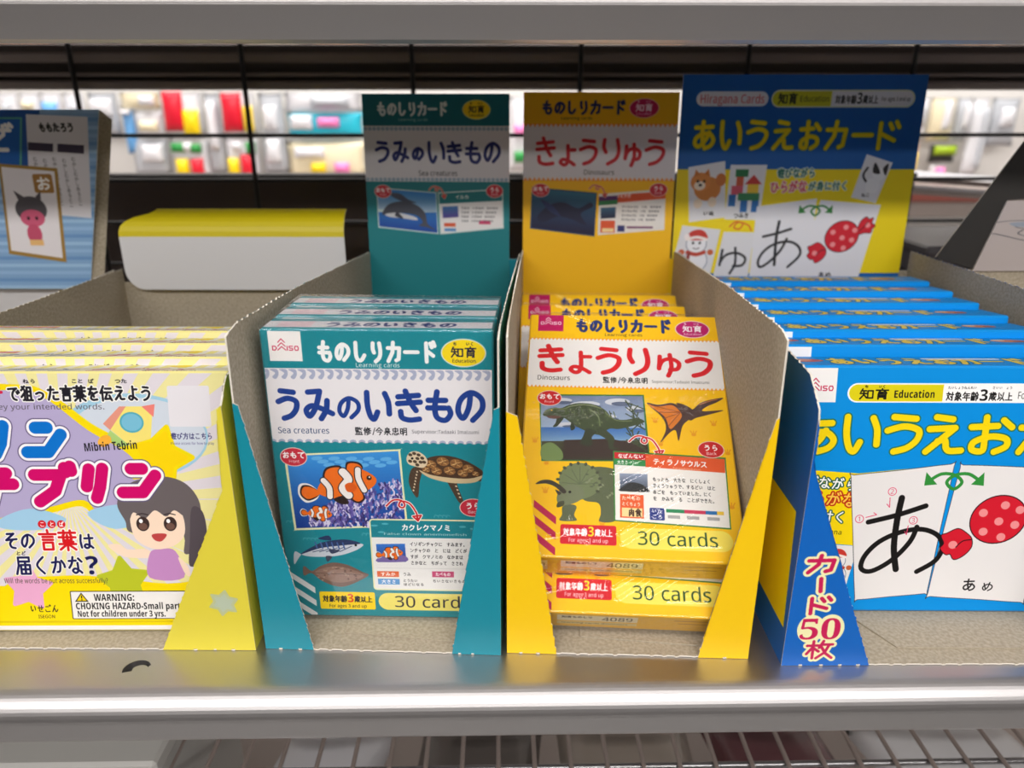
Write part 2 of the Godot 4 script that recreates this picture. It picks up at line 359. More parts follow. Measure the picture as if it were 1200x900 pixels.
func sea_turtle(p: Print, ox: float, oy: float, s: float) -> void:
	var old := p.turn
	p.turn = old * Transform2D(0.0, Vector2(s, s), 0, Vector2(ox, oy))
	var sk := rgb(226, 208, 176)
	var dk := rgb(78, 60, 44)
	p.shape("6,8 9,9 7.5,16 6.5,23.5 4.5,22 2.5,16 3.6,10", dk)
	p.shape("21,10 25,11 25,17 27.6,25.6 25.6,26 22,19 19.5,13", dk)
	for i in 7:
		p.ell(22.8 + i * 0.55, 12 + i * 1.9, 0.55, 0.4, sk, 0.6)
		p.ell(6.6 - i * 0.35, 10.5 + i * 1.6, 0.5, 0.36, sk, 1.2)
	p.shape("31,11 37,10 42,14 40,15.5 34,14.5", dk)
	p.shape("7,8 12,3.4 20,2.2 29,4.6 36,9 37.6,12 30,14.6 20,14 11,12.4", rgb(74, 50, 32))
	p.shape("7.5,9.6 13,12 22,13.4 31,13.6 37,12 33,15.6 22,16 12,13.4", rgb(214, 192, 150))
	for q in [[13, 6.6, 2.6], [18.6, 5.2, 2.9], [24.8, 6.2, 3], [30.2, 8.6, 2.6], [15.6, 10, 2.5], [21.6, 9.8, 2.7], [27.6, 11, 2.4], [33.6, 11.2, 1.6], [10.8, 9.4, 1.8]]:
		p.ell(q[0], q[1], q[2], q[2] * 0.74, rgb(150, 104, 58), 0.3)
		for e in 7:
			p.line("%f,%f %f,%f" % [q[0], q[1] + 0.3, q[0] + cos(e * 0.9) * q[2] * 0.9, q[1] + sin(e * 0.9) * q[2] * 0.6], 0.3, [rgb(96, 60, 34), rgb(214, 170, 108)][e % 2])
		p.line("%f,%f %f,%f" % [q[0] - q[2] * 0.6, q[1] + 0.5, q[0] + q[2] * 0.5, q[1] - 0.7], 0.3, rgb(226, 188, 126))
	p.shape("2,3.6 3.6,.8 7,.2 10.4,2.4 11.6,5.6 9.6,8.4 5.6,7.8 2.6,6.4", sk)
	for q in [[3.8, 2.0], [5.6, 1.3], [7.6, 2.0], [9.2, 3.6], [7, 3.8], [8.4, 5.6], [5.8, 5.4], [10, 5.6], [6.8, 7], [3.6, 5.2]]:
		p.ell(q[0], q[1], 0.95, 0.75, dk, 0.4)
	p.ell(4.6, 3.8, 0.6, 0.6, Color.BLACK)
	p.turn = old

func sea_front() -> ImageTexture:
	var p := Print.new(100, 144.5, 8, rgb(16, 138, 152))
	var navy := rgb(20, 62, 148)
	var cream := rgb(236, 238, 190)
	for q in [[6, 74], [7, 84], [10, 101], [45, 86], [72, 88], [80, 60], [3, 92], [38, 98], [88, 86], [66, 98]]:
		for i in 4:
			p.line("%f,%f %f,%f %f,%f" % [q[0] + i * 1.9, q[1] + 1.2, q[0] + i * 1.9 + 0.5, q[1], q[0] + i * 1.9 + 1.6, q[1] + 0.5], 0.42, rgb(74, 168, 180))
	p.rect(0, 17.4, 100, 35, rgb(238, 236, 240))
	for i in 25:
		var x := i * 4.0 - 1.0
		p.shape("%f,18 %f,18 %f,20.4 %f,22.4 %f,21.4 %f,19.6" % [x, x + 3.2, x + 3.6, x + 2.2, x + 0.8, x + 2.2], rgb(172, 180, 206))
		p.ell(x + 2, 51.8, 1.5, 1.1, rgb(172, 180, 206))
		p.ell(x + 2, 53.0, 1.7, 1.2, rgb(16, 138, 152))
	p.rect(0, 52.3, 100, 0.9, rgb(16, 138, 152))
	shop_mark(p, 3.6, 0.0, 14.2, rgb(206, 30, 84), rgb(246, 244, 242))
	p.kana("ものしりカード", 24, 4.8, 76, 14.6, 1.75, rgb(248, 250, 250))
	p.text("Learning cards", 40.4, 14.7, 59.7, 16.6, rgb(240, 246, 246))
	learn_oval(p, 87.2, 9.9, 1.0, rgb(250, 222, 20), rgb(24, 26, 60), rgb(214, 232, 220))
	for q in [["う", 4, 26.6, 14.6, 42], ["み", 16, 26.6, 30, 42], ["の", 31, 30, 41.6, 41], ["い", 43.2, 27, 55.2, 42], ["き", 56.6, 26.2, 69, 42.2], ["も", 69.8, 26.4, 82.2, 42.2], ["の", 83, 26.6, 96.4, 42]]:
		p.glyph(q[0], q[1], q[2], q[3], q[4], 2.5 if q[1] != 31 else 1.9, navy)
	p.text("Sea creatures", 3.6, 45.0, 26.8, 47.9, rgb(30, 60, 110))
	p.kana("監修", 38, 44.6, 45.6, 48.4, 0.42, rgb(30, 32, 40))
	p.text("/", 45.8, 44.8, 47.4, 48.4, rgb(30, 32, 40))
	p.kana("今泉忠明", 47.2, 44.6, 61.6, 48.4, 0.42, rgb(30, 32, 40))
	p.text("Supervisor:Tadaaki Imaizumi", 63.4, 45.6, 93.4, 47.3, rgb(90, 90, 100))
	# framed photograph of clownfish over an anemone
	var f := p.smooth(PackedVector2Array([Vector2(5.2, 59.6), Vector2(6.4, 58.3), Vector2(30, 56.9), Vector2(56.4, 55.2), Vector2(57.9, 56.4), Vector2(58.6, 74), Vector2(59.5, 92.5), Vector2(58.6, 94.1), Vector2(32, 95.6), Vector2(8, 97), Vector2(6.4, 95.9), Vector2(5.8, 78)]), true, 4)
	p.poly(f, cream)
	var a := Vector2(6.2, 59.2)
	var b := Vector2(57.0, 56.0)
	var c := Vector2(58.6, 93.2)
	var d := Vector2(7.4, 96.0)
	p.quad(a, b, c, d, rgb(56, 150, 226), rgb(10, 58, 150))
	for i in 14:
		p.ell(20 + i * 2.6, 60 + (i % 3) * 1.6, 2.6, 1.0, rgb(96, 178, 236), -0.1)
	var rng := RandomNumberGenerator.new()
	rng.seed = 7
	for i in 620:
		var x := rng.randf_range(14, 57.5)
		var lim := 84.0 - clampf((x - 24) * 0.42, 0, 12.5) if x > 24 else 84.0 + (24 - x) * 0.5
		var y := rng.randf_range(lim, 95.0)
		var s := rng.randf_range(-1, 1)
		var col: Color = [rgb(56, 46, 110), rgb(160, 152, 208), rgb(216, 210, 236), rgb(104, 92, 170), rgb(82, 72, 148)][i % 5]
		p.line("%f,%f %f,%f %f,%f" % [x, y, x + s * 0.5, y - 1.0, x + s * 1.3, y - 1.7], 0.85, col)
	clownfish(p, 30.6, 71.6, 0.9, -0.2)
	clownfish(p, 18.5, 87.4, 0.36, 0.1)
	side_badge(p, 9.5, 59.5, "おもて", "Front", rgb(206, 44, 66))
	sea_turtle(p, 58.6, 55.8, 0.98)
	# skipjack and flounder
	p.shape("5.4,108.5 4.6,115.5 8.2,110.4 14,106 20,103 30,101.8 37,103.6 38,104.8 34,107.6 26,110.4 16,111.2 9.6,110.6", rgb(206, 214, 224))
	p.shape("8,110 14,105.8 20,103 30,101.6 37,103.6 30,104.6 18,106.4", rgb(36, 54, 96))
	for i in 5:
		p.line("%f,%f %f,%f" % [14 + i * 3.2, 108.6 - i * 0.1, 19 + i * 3.4, 107.2 - i * 0.5], 0.4, rgb(70, 84, 120))
	for i in 6:
		p.line("%f,103.4 %f,106.4" % [15.5 + i * 2.6, 16.2 + i * 2.6], 0.7, rgb(70, 100, 160))
	p.shape("22,107 27,107.6 23,109.4", rgb(50, 60, 90))
	p.shape("17,101.4 22,99.6 23,102.2", rgb(36, 54, 96))
	p.shape("20,110.8 23,111 20.6,113.8", rgb(60, 70, 90))
	p.ell(34.6, 104.6, 0.6, 0.6, Color.BLACK)
	p.shape("9,116.4 8.6,121.6 12.4,120.2 17,124.4 24,127.4 30,126.6 39.4,121.2 37,119.2 30,115.4 23,114.2 17,116.2 12.6,119", rgb(120, 94, 84))
	p.shape("14,119.8 22,116.4 30,117.2 37.4,121 30,124.6 22,124.8", rgb(146, 116, 102))
	for i in 26:
		p.ell(rng.randf_range(15, 35), rng.randf_range(117, 124), 0.5, 0.4, [rgb(104, 80, 72), rgb(170, 142, 124)][i % 2])
	p.line("13,120 36,120.6", 0.3, rgb(96, 72, 66))
	# information card
	p.rrect(41.6, 90.4, 55, 38.6, 1.8, cream)
	p.rrect(42.3, 91.1, 53.6, 37.2, 1.4, rgb(240, 240, 238))
	p.rrect(42.3, 91.1, 53.6, 9, 1.2, rgb(18, 134, 150))
	p.rect(42.3, 97, 53.6, 3.2, rgb(18, 134, 150))
	for q in [[44, 94], [49, 93], [85, 94], [90, 95], [47, 97.4]]:
		p.ell(q[0], q[1], 1.6, 0.5, rgb(80, 180, 196))
	p.kana("カクレクマノミ", 56.6, 93.1, 79.6, 96.4, 0.55, Color.WHITE)
	p.text("False clown anemonefish", 48, 97.6, 87, 98.8, rgb(196, 226, 230))
	p.quad(Vector2(44.2, 103.8), Vector2(57.8, 103.4), Vector2(58, 113.2), Vector2(44.4, 113.6), rgb(52, 120, 210), rgb(36, 60, 140))
	p.shape("45,111 50,108.6 57.6,110 57.8,113 44.6,113.4", rgb(120, 104, 170))
	clownfish(p, 51, 108.2, 0.32, -0.1)
	var body := ["イソギンチャクに　すみます。", "ンチャクの　とげには　どくが", "すが　クマノミの　なかまは", "さかなと　ちがって　さされ"]
	for i in 4:
		p.kana(body[i], 60, 102.4 + i * 3.4, 60 + body[i].length() * 1.92, 104.6 + i * 3.4, 0.24, rgb(40, 40, 44))
	p.rect(44, 116.6, 50, 0.15, rgb(190, 190, 190))
	for q in [[43.8, 118.5, rgb(230, 104, 52), "すみか"], [44.0, 122.7, rgb(82, 152, 214), "大きさ"], [70, 118.2, rgb(206, 70, 120), "たべもの"]]:
		p.rect(q[1 - 1], q[1], 10.4, 3.1, q[2])
		p.kana(q[3], q[0] + 1.6, q[1] + 0.5, q[0] + 8.8, q[1] + 2.6, 0.3, Color.WHITE)
	p.kana("うみ", 56, 119, 60, 121, 0.2, rgb(60, 60, 60))
	p.kana("とうたい", 56, 122.6, 63, 124.4, 0.2, rgb(60, 60, 60))
	p.kana("ほどになる", 56, 124.8, 66, 126.4, 0.2, rgb(60, 60, 60))
	p.kana("ちいさないきもの", 70, 122.6, 86, 124.4, 0.2, rgb(60, 60, 60))
	turn_arrow(p, 57, 82.4, 1.05, rgb(206, 30, 40), rgb(248, 240, 236))
	side_badge(p, 90, 84, "うら", "Back", rgb(206, 44, 66))
	# stripes, age label and card count
	for i in 3:
		var y := 122.6 + i * 7.2
		p.poly([Vector2(1, y - 4), Vector2(1, y - 0.6), Vector2(13.4, y + 9), Vector2(13.4, y + 5.6)], rgb(232, 236, 240))
	p.rrect(15.2, 130.4, 26.8, 9.8, 0.8, rgb(252, 218, 20))
	age_text(p, 16.6, 132.2, 40.6, 136.2, rgb(24, 24, 40), rgb(226, 60, 20), 0.48)
	p.text("For ages 3 and up", 19.4, 137.4, 37.8, 139.2, rgb(40, 40, 30))
	p.rrect(43.6, 130.6, 51, 9.6, 4.8, rgb(244, 232, 120))
	p.text("30 cards", 51.2, 132.2, 88, 138.5, rgb(26, 30, 50), "Droid Sans")
	return p.tex()

func sea_top() -> ImageTexture:
	var p := Print.new(100, 21, 6, rgb(22, 146, 158))
	p.rect(0, 5.4, 100, 11.4, rgb(232, 230, 236))
	p.rect(6, 6, 15, 10.4, rgb(236, 206, 216))
	p.kana("うみのいきもの", 26, 6.6, 84, 15.6, 1.5, rgb(24, 48, 120))
	for i in 16:
		p.line("%f,18.6 %f,19.6 %f,18.8" % [3 + i * 6.2, 5 + i * 6.2, 7 + i * 6.2], 0.4, rgb(120, 196, 204))
	return p.tex()

func tyrannosaur(p: Print, ox: float, oy: float, s: float) -> void:
	var old := p.turn
	p.turn = old * Transform2D(0.0, Vector2(s, s), 0, Vector2(ox, oy))
	var g := rgb(64, 78, 50)
	p.shape("2,11 4,8.4 8,7 12,7.2 16,5 22,3.6 30,4.4 36,8 40,13 46,14 53,12.6 57,15 50,18 43,20 38,20 33,24 27,22.4 22,20 17,16.4 13,13.4 9,13.2 5,13 2.4,12.6", g)
	p.shape("10,13 9,17 7.6,19.4 9.6,19.4 11.6,16.8 13.4,13.4", rgb(52, 62, 42))
	p.shape("26,20 24,25 22.4,29.6 26,31.2 29,30 28.6,25.6 31,22", rgb(50, 60, 40))
	p.shape("33,19 37,21.6 40.6,26 40,31 43.4,32 38,32.6 36.6,27 31,22.6", rgb(58, 70, 46))
	p.shape("18,16 19.6,20 17.6,21.6 17,19", rgb(50, 60, 40))
	p.shape("4,12.6 9,12.4 12,13 9,14.4 5.4,14", rgb(96, 62, 50))
	for i in 13:
		p.line("%f,%f %f,%f" % [14 + i * 2.2, 6.4 + absf(i - 5) * 0.35, 15 + i * 2.2, 10 + absf(i - 5) * 0.4], 0.5, [rgb(86, 104, 62), rgb(48, 58, 38)][i % 2])
	for i in 30:
		p.ell(15 + (i * 7 % 25), 8 + (i * 5 % 11), 0.7, 0.4, [rgb(88, 106, 66), rgb(50, 60, 40), rgb(110, 122, 82)][i % 3], i)
	p.line("3,9.6 8,7.6 13,7.8 18,5.6 26,4.6 34,7", 0.6, rgb(120, 134, 92))
	p.line("28,8 32,12 33,18", 0.8, rgb(104, 120, 78))
	p.line("36,9.6 42,14.4 50,14.6", 0.6, rgb(112, 126, 84))
	p.ell(6.6, 8.8, 0.55, 0.45, rgb(210, 170, 60))
	p.turn = old

func triceratops(p: Print, ox: float, oy: float, s: float) -> void:
	var old := p.turn
	p.turn = old * Transform2D(0.0, Vector2(s, s), 0, Vector2(ox, oy))
	var g := rgb(92, 102, 74)
	p.shape("18,6 26,2 36,3.4 42,8 43,18 40,22 36,21 34,24.6 33.6,28.4 27.4,28.6 28,25 27,20 20,18", g)
	p.shape("11.6,22 15,21 17.6,22 16.6,26 17.6,28.6 10.6,28.8 11.4,26", rgb(96, 106, 80))
	p.shape("36,20 40,19 42.6,27 37.6,27.4", rgb(84, 94, 70))
	p.shape("10,12 10.6,5 15,1 21,.4 26,4 28,10 26,15 21,18 15,19", rgb(116, 130, 92))
	for i in 13:
		var t := 2.5 + i * 0.36
		p.ell(18.6 + cos(t) * 9.4, 9.6 + sin(t) * 9.2, 0.9, 0.7, rgb(70, 78, 58), t)
	for i in 7:
		p.line("19,11 %f,%f" % [19 + cos(3.2 + i * 0.5) * 8, 11 + sin(3.2 + i * 0.5) * 8.6], 0.35, rgb(96, 108, 80))
	p.shape("10.4,14 14,11.4 19,12 21,16 18,19.6 13,21.4 9.6,20.6 9,17.4", rgb(120, 130, 100))
	p.shape("-.6,11.6 2,9.6 6,9.4 10,11.6 13,14.6 11.6,15.8 8,12.6 4,11.2", rgb(58, 52, 44))
	p.shape("9.6,16.6 8.2,14 10.8,15.6", rgb(60, 54, 46))
	p.shape("12,19.4 9.4,20.4 9.2,22.6 12,21.6", rgb(74, 78, 58))
	p.ell(14.6, 15, 0.6, 0.6, Color.BLACK)
	for i in 24:
		p.ell(22 + (i * 7 % 19), 6 + (i * 5 % 13), 0.8, 0.45, [rgb(92, 102, 76), rgb(134, 144, 112)][i % 2], i)
	p.turn = old

func dino_front() -> ImageTexture:
	var gold := rgb(255, 202, 6)
	var p := Print.new(100, 140, 8, gold)
	var red := rgb(222, 26, 36)
	for q in [[9, 67], [6, 80], [12, 92], [12, 107], [38, 123], [64, 67], [82, 74], [92, 68], [97, 84], [96, 112], [66, 80], [30, 96], [5, 122]]:
		for i in 3:
			p.line("%f,%f %f,%f" % [q[0], q[1] + 1.5, q[0] + (i - 1) * 1.5, q[1] - 1.0], 0.55, rgb(240, 160, 10))
		p.ell(q[0], q[1] + 1.2, 1.2, 0.8, rgb(240, 160, 10))
	p.rect(0, 17, 100, 31.6, rgb(242, 240, 238))
	for i in 50:
		p.poly([Vector2(i * 2.0, 16.4), Vector2(i * 2.0 + 2, 16.4), Vector2(i * 2.0 + 1, 18.2)], rgb(250, 168, 40))
		p.poly([Vector2(i * 2.0, 49.2), Vector2(i * 2.0 + 2, 49.2), Vector2(i * 2.0 + 1, 47.4)], rgb(250, 168, 40))
	p.rect(0, 15.4, 100, 1.2, gold)
	p.rect(0, 49, 100, 1.2, gold)
	shop_mark(p, 4.6, -1.6, 13.6, rgb(250, 230, 240), rgb(196, 14, 98))
	p.kana("ものしりカード", 24.6, 3.2, 75.4, 12.4, 1.7, rgb(22, 50, 120))
	p.text("Learning cards", 40, 13.0, 60, 14.8, rgb(60, 50, 30))
	learn_oval(p, 86.2, 9.4, 0.93, rgb(196, 20, 110), Color.WHITE, rgb(248, 226, 220))
	for q in [["き", 5, 20.8, 19.2, 39.6], ["ょ", 21.4, 25, 33.6, 40.4], ["う", 35.2, 22.2, 48.8, 40.4], ["り", 51.4, 22.4, 63.4, 40.8], ["ゅ", 66.4, 25.6, 79, 41.4], ["う", 80.8, 23.6, 95, 41.2]]:
		p.glyph(q[0], q[1], q[2], q[3], q[4], 2.7 if q[0] in ["き", "う", "り"] else 2.3, red)
	p.text("Dinosaurs", 5.4, 41.4, 22.4, 44.2, rgb(60, 60, 56))
	p.kana("監修", 38.8, 41.7, 46.2, 45.5, 0.42, rgb(30, 32, 30))
	p.text("/", 46.4, 41.8, 48, 45.5, rgb(30, 32, 30))
	p.kana("今泉忠明", 47.6, 41.7, 61.6, 45.5, 0.42, rgb(30, 32, 30))
	p.text("Supervisor:Tadaaki Imaizumi", 63.4, 43.2, 92.2, 44.9, rgb(100, 100, 96))
	# framed picture of a tyrannosaur
	p.poly([Vector2(7.0, 53.4), Vector2(59.2, 52.4), Vector2(60.8, 90.6), Vector2(9.6, 92)], rgb(52, 118, 56))
	p.quad(Vector2(7.8, 54.2), Vector2(58.5, 53.2), Vector2(59.2, 75), Vector2(8.8, 76), rgb(120, 136, 168), rgb(170, 194, 222))
	for q in [[18, 57, 9, 2], [30, 59, 12, 2.4], [46, 57, 10, 2.6], [54, 61, 6, 2.2], [14, 64, 7, 2], [22, 71, 10, 1.6], [40, 66, 9, 1.7]]:
		p.ell(q[0], q[1], q[2] * 0.62, q[3] * 0.8, rgb(206, 212, 222), -0.05)
		p.ell(q[0] + 2, q[1] + 1.2, q[2] * 0.5, q[3] * 0.5, rgb(84, 98, 128))
	p.quad(Vector2(8.6, 73), Vector2(59.2, 72), Vector2(59.6, 82), Vector2(9.2, 83), rgb(60, 112, 184), rgb(150, 186, 214))
	p.quad(Vector2(9.2, 81), Vector2(59.6, 79), Vector2(60.1, 90), Vector2(10.2, 91.3), rgb(70, 72, 48), rgb(52, 50, 36))
	p.poly([Vector2(20, 80), Vector2(42, 78.6), Vector2(59.8, 82), Vector2(59.8, 88), Vector2(20, 90)], rgb(58, 44, 38))
	p.shape("9.4,84 14,81.6 19,86 19,91 10.2,91.2", rgb(120, 146, 88))
	for i in 26:
		p.line("%f,%f %f,%f" % [50 + (i * 3 % 9), 56 + (i * 5 % 26), 52 + (i * 3 % 8), 60 + (i * 5 % 26)], 0.6, [rgb(50, 66, 44), rgb(70, 84, 56)][i % 2])
	tyrannosaur(p, 7.6, 55, 0.9)
	side_badge(p, 12.2, 55.6, "おもて", "Front", rgb(206, 30, 36))
	# pterosaur
	p.shape("60.4,57.4 66,58.2 73,57 77.6,60.2 81,64 80.4,66.4 77,70.4 74.6,78.8 73.6,73 70.6,74.4 66,80 69,72.4 67.4,65.4", rgb(78, 54, 50))
	p.shape("61,58.2 66,59.2 72.6,58.2 76,61.4 77,65 73.6,70 70.8,72 68.6,65", rgb(222, 126, 34))
	for i in 4:
		p.line("76.6,62.4 %f,%f" % [62.5 + i * 2.6, 58.6 + i * 4.0], 0.35, rgb(150, 78, 34))
	p.shape("78.6,62.4 83,60.2 86.6,56.6 92,54.4 98,53.2 94.6,56 89.6,58.6 87.4,61.4 97.4,60.6 90,63.4 84,65.4 80.6,67", rgb(80, 58, 54))
	p.shape("82.6,61 79,58 74.8,57 78.6,61.8", rgb(80, 58, 54))
	p.line("86,57.6 91,55.4 95,54.2", 0.4, rgb(206, 120, 50))
	turn_arrow(p, 58, 78.6, 1.05, rgb(206, 26, 36), rgb(250, 240, 236))
	triceratops(p, 8, 92.2, 1.05)
	# information card
	p.poly([Vector2(43.4, 85.2), Vector2(95.8, 87.4), Vector2(94.6, 124), Vector2(43.2, 121.8)], rgb(62, 130, 60))
	p.poly([Vector2(44, 86), Vector2(95.2, 88.2), Vector2(94.1, 123.3), Vector2(43.9, 121.2)], rgb(244, 242, 238))
	p.poly([Vector2(58.6, 86.6), Vector2(95.2, 88.2), Vector2(94.8, 95.6), Vector2(58.4, 93.6)], rgb(232, 92, 44))
	p.poly([Vector2(44, 86), Vector2(58.6, 86.6), Vector2(58.5, 90), Vector2(44, 89.4)], rgb(206, 30, 40))
	p.poly([Vector2(44, 89.4), Vector2(58.5, 90), Vector2(58.4, 93.4), Vector2(44, 92.8)], rgb(44, 140, 74))
	p.kana("なばんない", 45.6, 86.8, 57.6, 89.2, 0.36, Color.WHITE)
	p.kana("大きさ", 45.2, 90.3, 50.4, 92.5, 0.3, Color.WHITE)
	p.text("12m", 51, 90.6, 55, 92.4, Color.WHITE)
	p.turn = Transform2D(0.042, Vector2.ONE, 0, Vector2(62, 88.4))
	p.kana("ティラノサウルス", 0, 0.4, 25, 3.7, 0.5, Color.WHITE)
	p.text("Tyrannosaurus", 9, 4.4, 22, 5.4, rgb(250, 220, 190))
	p.turn = Transform2D(0.02, Vector2.ONE, 0, Vector2.ZERO)
	p.quad(Vector2(48.2, 96.4), Vector2(61, 96.2), Vector2(61, 105.6), Vector2(48.4, 105.8), rgb(150, 164, 190), rgb(66, 76, 90))
	p.shape("49,104 53,101 58,101.6 61,104 61,105.6 48.6,105.6", rgb(44, 48, 50))
	var body := ["もっとも　大きな　にくしょく", "きょうりゅうで、するどい　はと", "あごを　もっていました。にく", "を　かみちぎる　ことができた。"]
	for i in 4:
		p.kana(body[i], 63.2, 97.6 + i * 3.3, 63.2 + body[i].length() * 1.9, 99.8 + i * 3.3, 0.24, rgb(50, 50, 48))
	p.rect(48.4, 107.2, 10.6, 11.8, rgb(236, 96, 44))
	p.kana("たべもの", 49.2, 108, 57.6, 110.2, 0.28, rgb(255, 240, 220))
	p.kana("とくちょう", 49.2, 111, 57.6, 113, 0.26, rgb(255, 240, 220))
	p.rect(49.2, 114, 9.2, 4.4, rgb(250, 224, 160))
	p.kana("肉食", 52, 114.2, 58, 118.2, 0.5, rgb(60, 30, 20))
	p.rrect(61.6, 113.4, 6.6, 6, 0.6, rgb(44, 62, 140))
	p.kana("いた", 62.4, 113.8, 67.4, 116, 0.3, Color.WHITE)
	p.kana("ころ", 62.4, 116.6, 67.4, 118.8, 0.3, Color.WHITE)
	for q in [[69, 8, rgb(40, 140, 90)], [77, 9.4, rgb(206, 50, 90)], [86.4, 5, rgb(20, 110, 180)], [91.4, 3, rgb(240, 200, 60)]]:
		p.rect(q[0], 113.6, q[1], 1.7, q[2])
	for q in [69.6, 78.0, 87.0]:
		p.rect(q, 116.6, 5.4, 1.6, rgb(170, 170, 170))
	p.turn = Transform2D.IDENTITY
	side_badge(p, 89.4, 83.2, "うら", "Back", rgb(206, 30, 36))
	for i in 3:
		var y := 112.5 + i * 7.4
		p.poly([Vector2(7, y), Vector2(7, y + 3.6), Vector2(17.4, y + 12), Vector2(17.4, y + 8.4)], rgb(190, 20, 80))
	p.rrect(19.4, 124.2, 24.8, 9.4, 0.9, rgb(216, 24, 44))
	age_text(p, 20.6, 125.6, 42.6, 129.6, Color.WHITE, rgb(250, 230, 40), 0.46)
	p.text("For ages 3 and up", 23, 130.6, 40.6, 132.5, Color.WHITE)
	p.rrect(45.8, 124.8, 49, 10, 5, rgb(252, 232, 96))
	p.text("30 cards", 53.2, 126.3, 88.6, 132.8, rgb(24, 76, 40))
	return p.tex()

func dino_base() -> ImageTexture:
	var p := Print.new(100, 20, 6, rgb(232, 178, 20))
	p.rect(3, 4, 11, 11, rgb(226, 208, 150))
	p.text("4-30", 5, 7, 13, 10, rgb(90, 70, 40))
	p.rect(20, 3.5, 36, 7.4, rgb(226, 214, 176))
	p.rect(20, 12.2, 36, 3.6, rgb(218, 196, 130))
	p.kana("知育ものしり", 22, 4.4, 36, 7.2, 0.4, rgb(70, 56, 30))
	p.text("4089", 40, 4.6, 54, 9.8, rgb(60, 50, 34))
	p.text("learning cards dinosaurs", 22, 13, 52, 14.8, rgb(90, 70, 40))
	p.rect(72, 5, 18, 1.2, rgb(190, 130, 20))
	p.rect(74, 9, 14, 1.0, rgb(190, 130, 20))
	return p.tex()

func dotted_sweet(p: Print, ox: float, oy: float, s: float) -> void:
	var old := p.turn
	p.turn = old * Transform2D(0.0, Vector2(s, s), 0, Vector2(ox, oy))
	var red := rgb(214, 28, 48)
	var ink := rgb(50, 16, 24)
	var pale := rgb(244, 148, 150)
	for q in [[0.9, ink], [0.0, red]]:
		for e in ["-15,7 -19,5 -24,7.4 -26.6,8.6 -25,12.6 -26.4,15.4 -23.6,18.4 -21.4,18.2 -19.2,21 -15,19 -11.6,14.6 -12,10", "12,-6 14,-12 18,-15.4 20.4,-13.6 23.6,-14.6 23,-10.6 26,-8.6 23.6,-6 23,-3 18,-3 13.6,-2"]:
			if q[0] > 0:
				p.stroke(p.smooth(p.pts(e + " " + e.split(" ")[0]), false, 5), q[0], q[1])
			p.shape(e, q[1])
		p.ell(0, 0, 13.6 + q[0] * 0.6, 12 + q[0] * 0.6, q[1], -0.4)
	for q in [[-7.6, -3.4], [2.6, -7.4], [0.4, 1.0], [-6.6, 6.4], [8.4, 2.8], [2.4, 9.2], [10, -5], [-20.6, 13.4], [20, -9]]:
		p.ell(q[0], q[1], 2.2, 2.1, pale)
	p.line("-12,10.6 -16,11.4 -19,14.6", 0.5, ink)
	p.line("13,-4 17,-7.6 20,-12", 0.5, ink)
	p.turn = old

func swing_arrow(p: Print, x: float, y: float, s: float, c: Color) -> void:
	var v := func(a, b): return Vector2(x + a * s, y + b * s)
	p.stroke(p.smooth(PackedVector2Array([v.call(-11, 0.6), v.call(-6, -2.4), v.call(0, -1.8), v.call(3.4, 1.6), v.call(0, 4.8), v.call(-3.4, 1.6), v.call(0, -1.8), v.call(6, -2.4), v.call(11, 0.6)]), false, 6), 1.5 * s, c)
	for d in [-1, 1]:
		p.poly([v.call(d * 13.4, 3.2), v.call(d * 13.0, -3.2), v.call(d * 7.6, 2.6)], c)

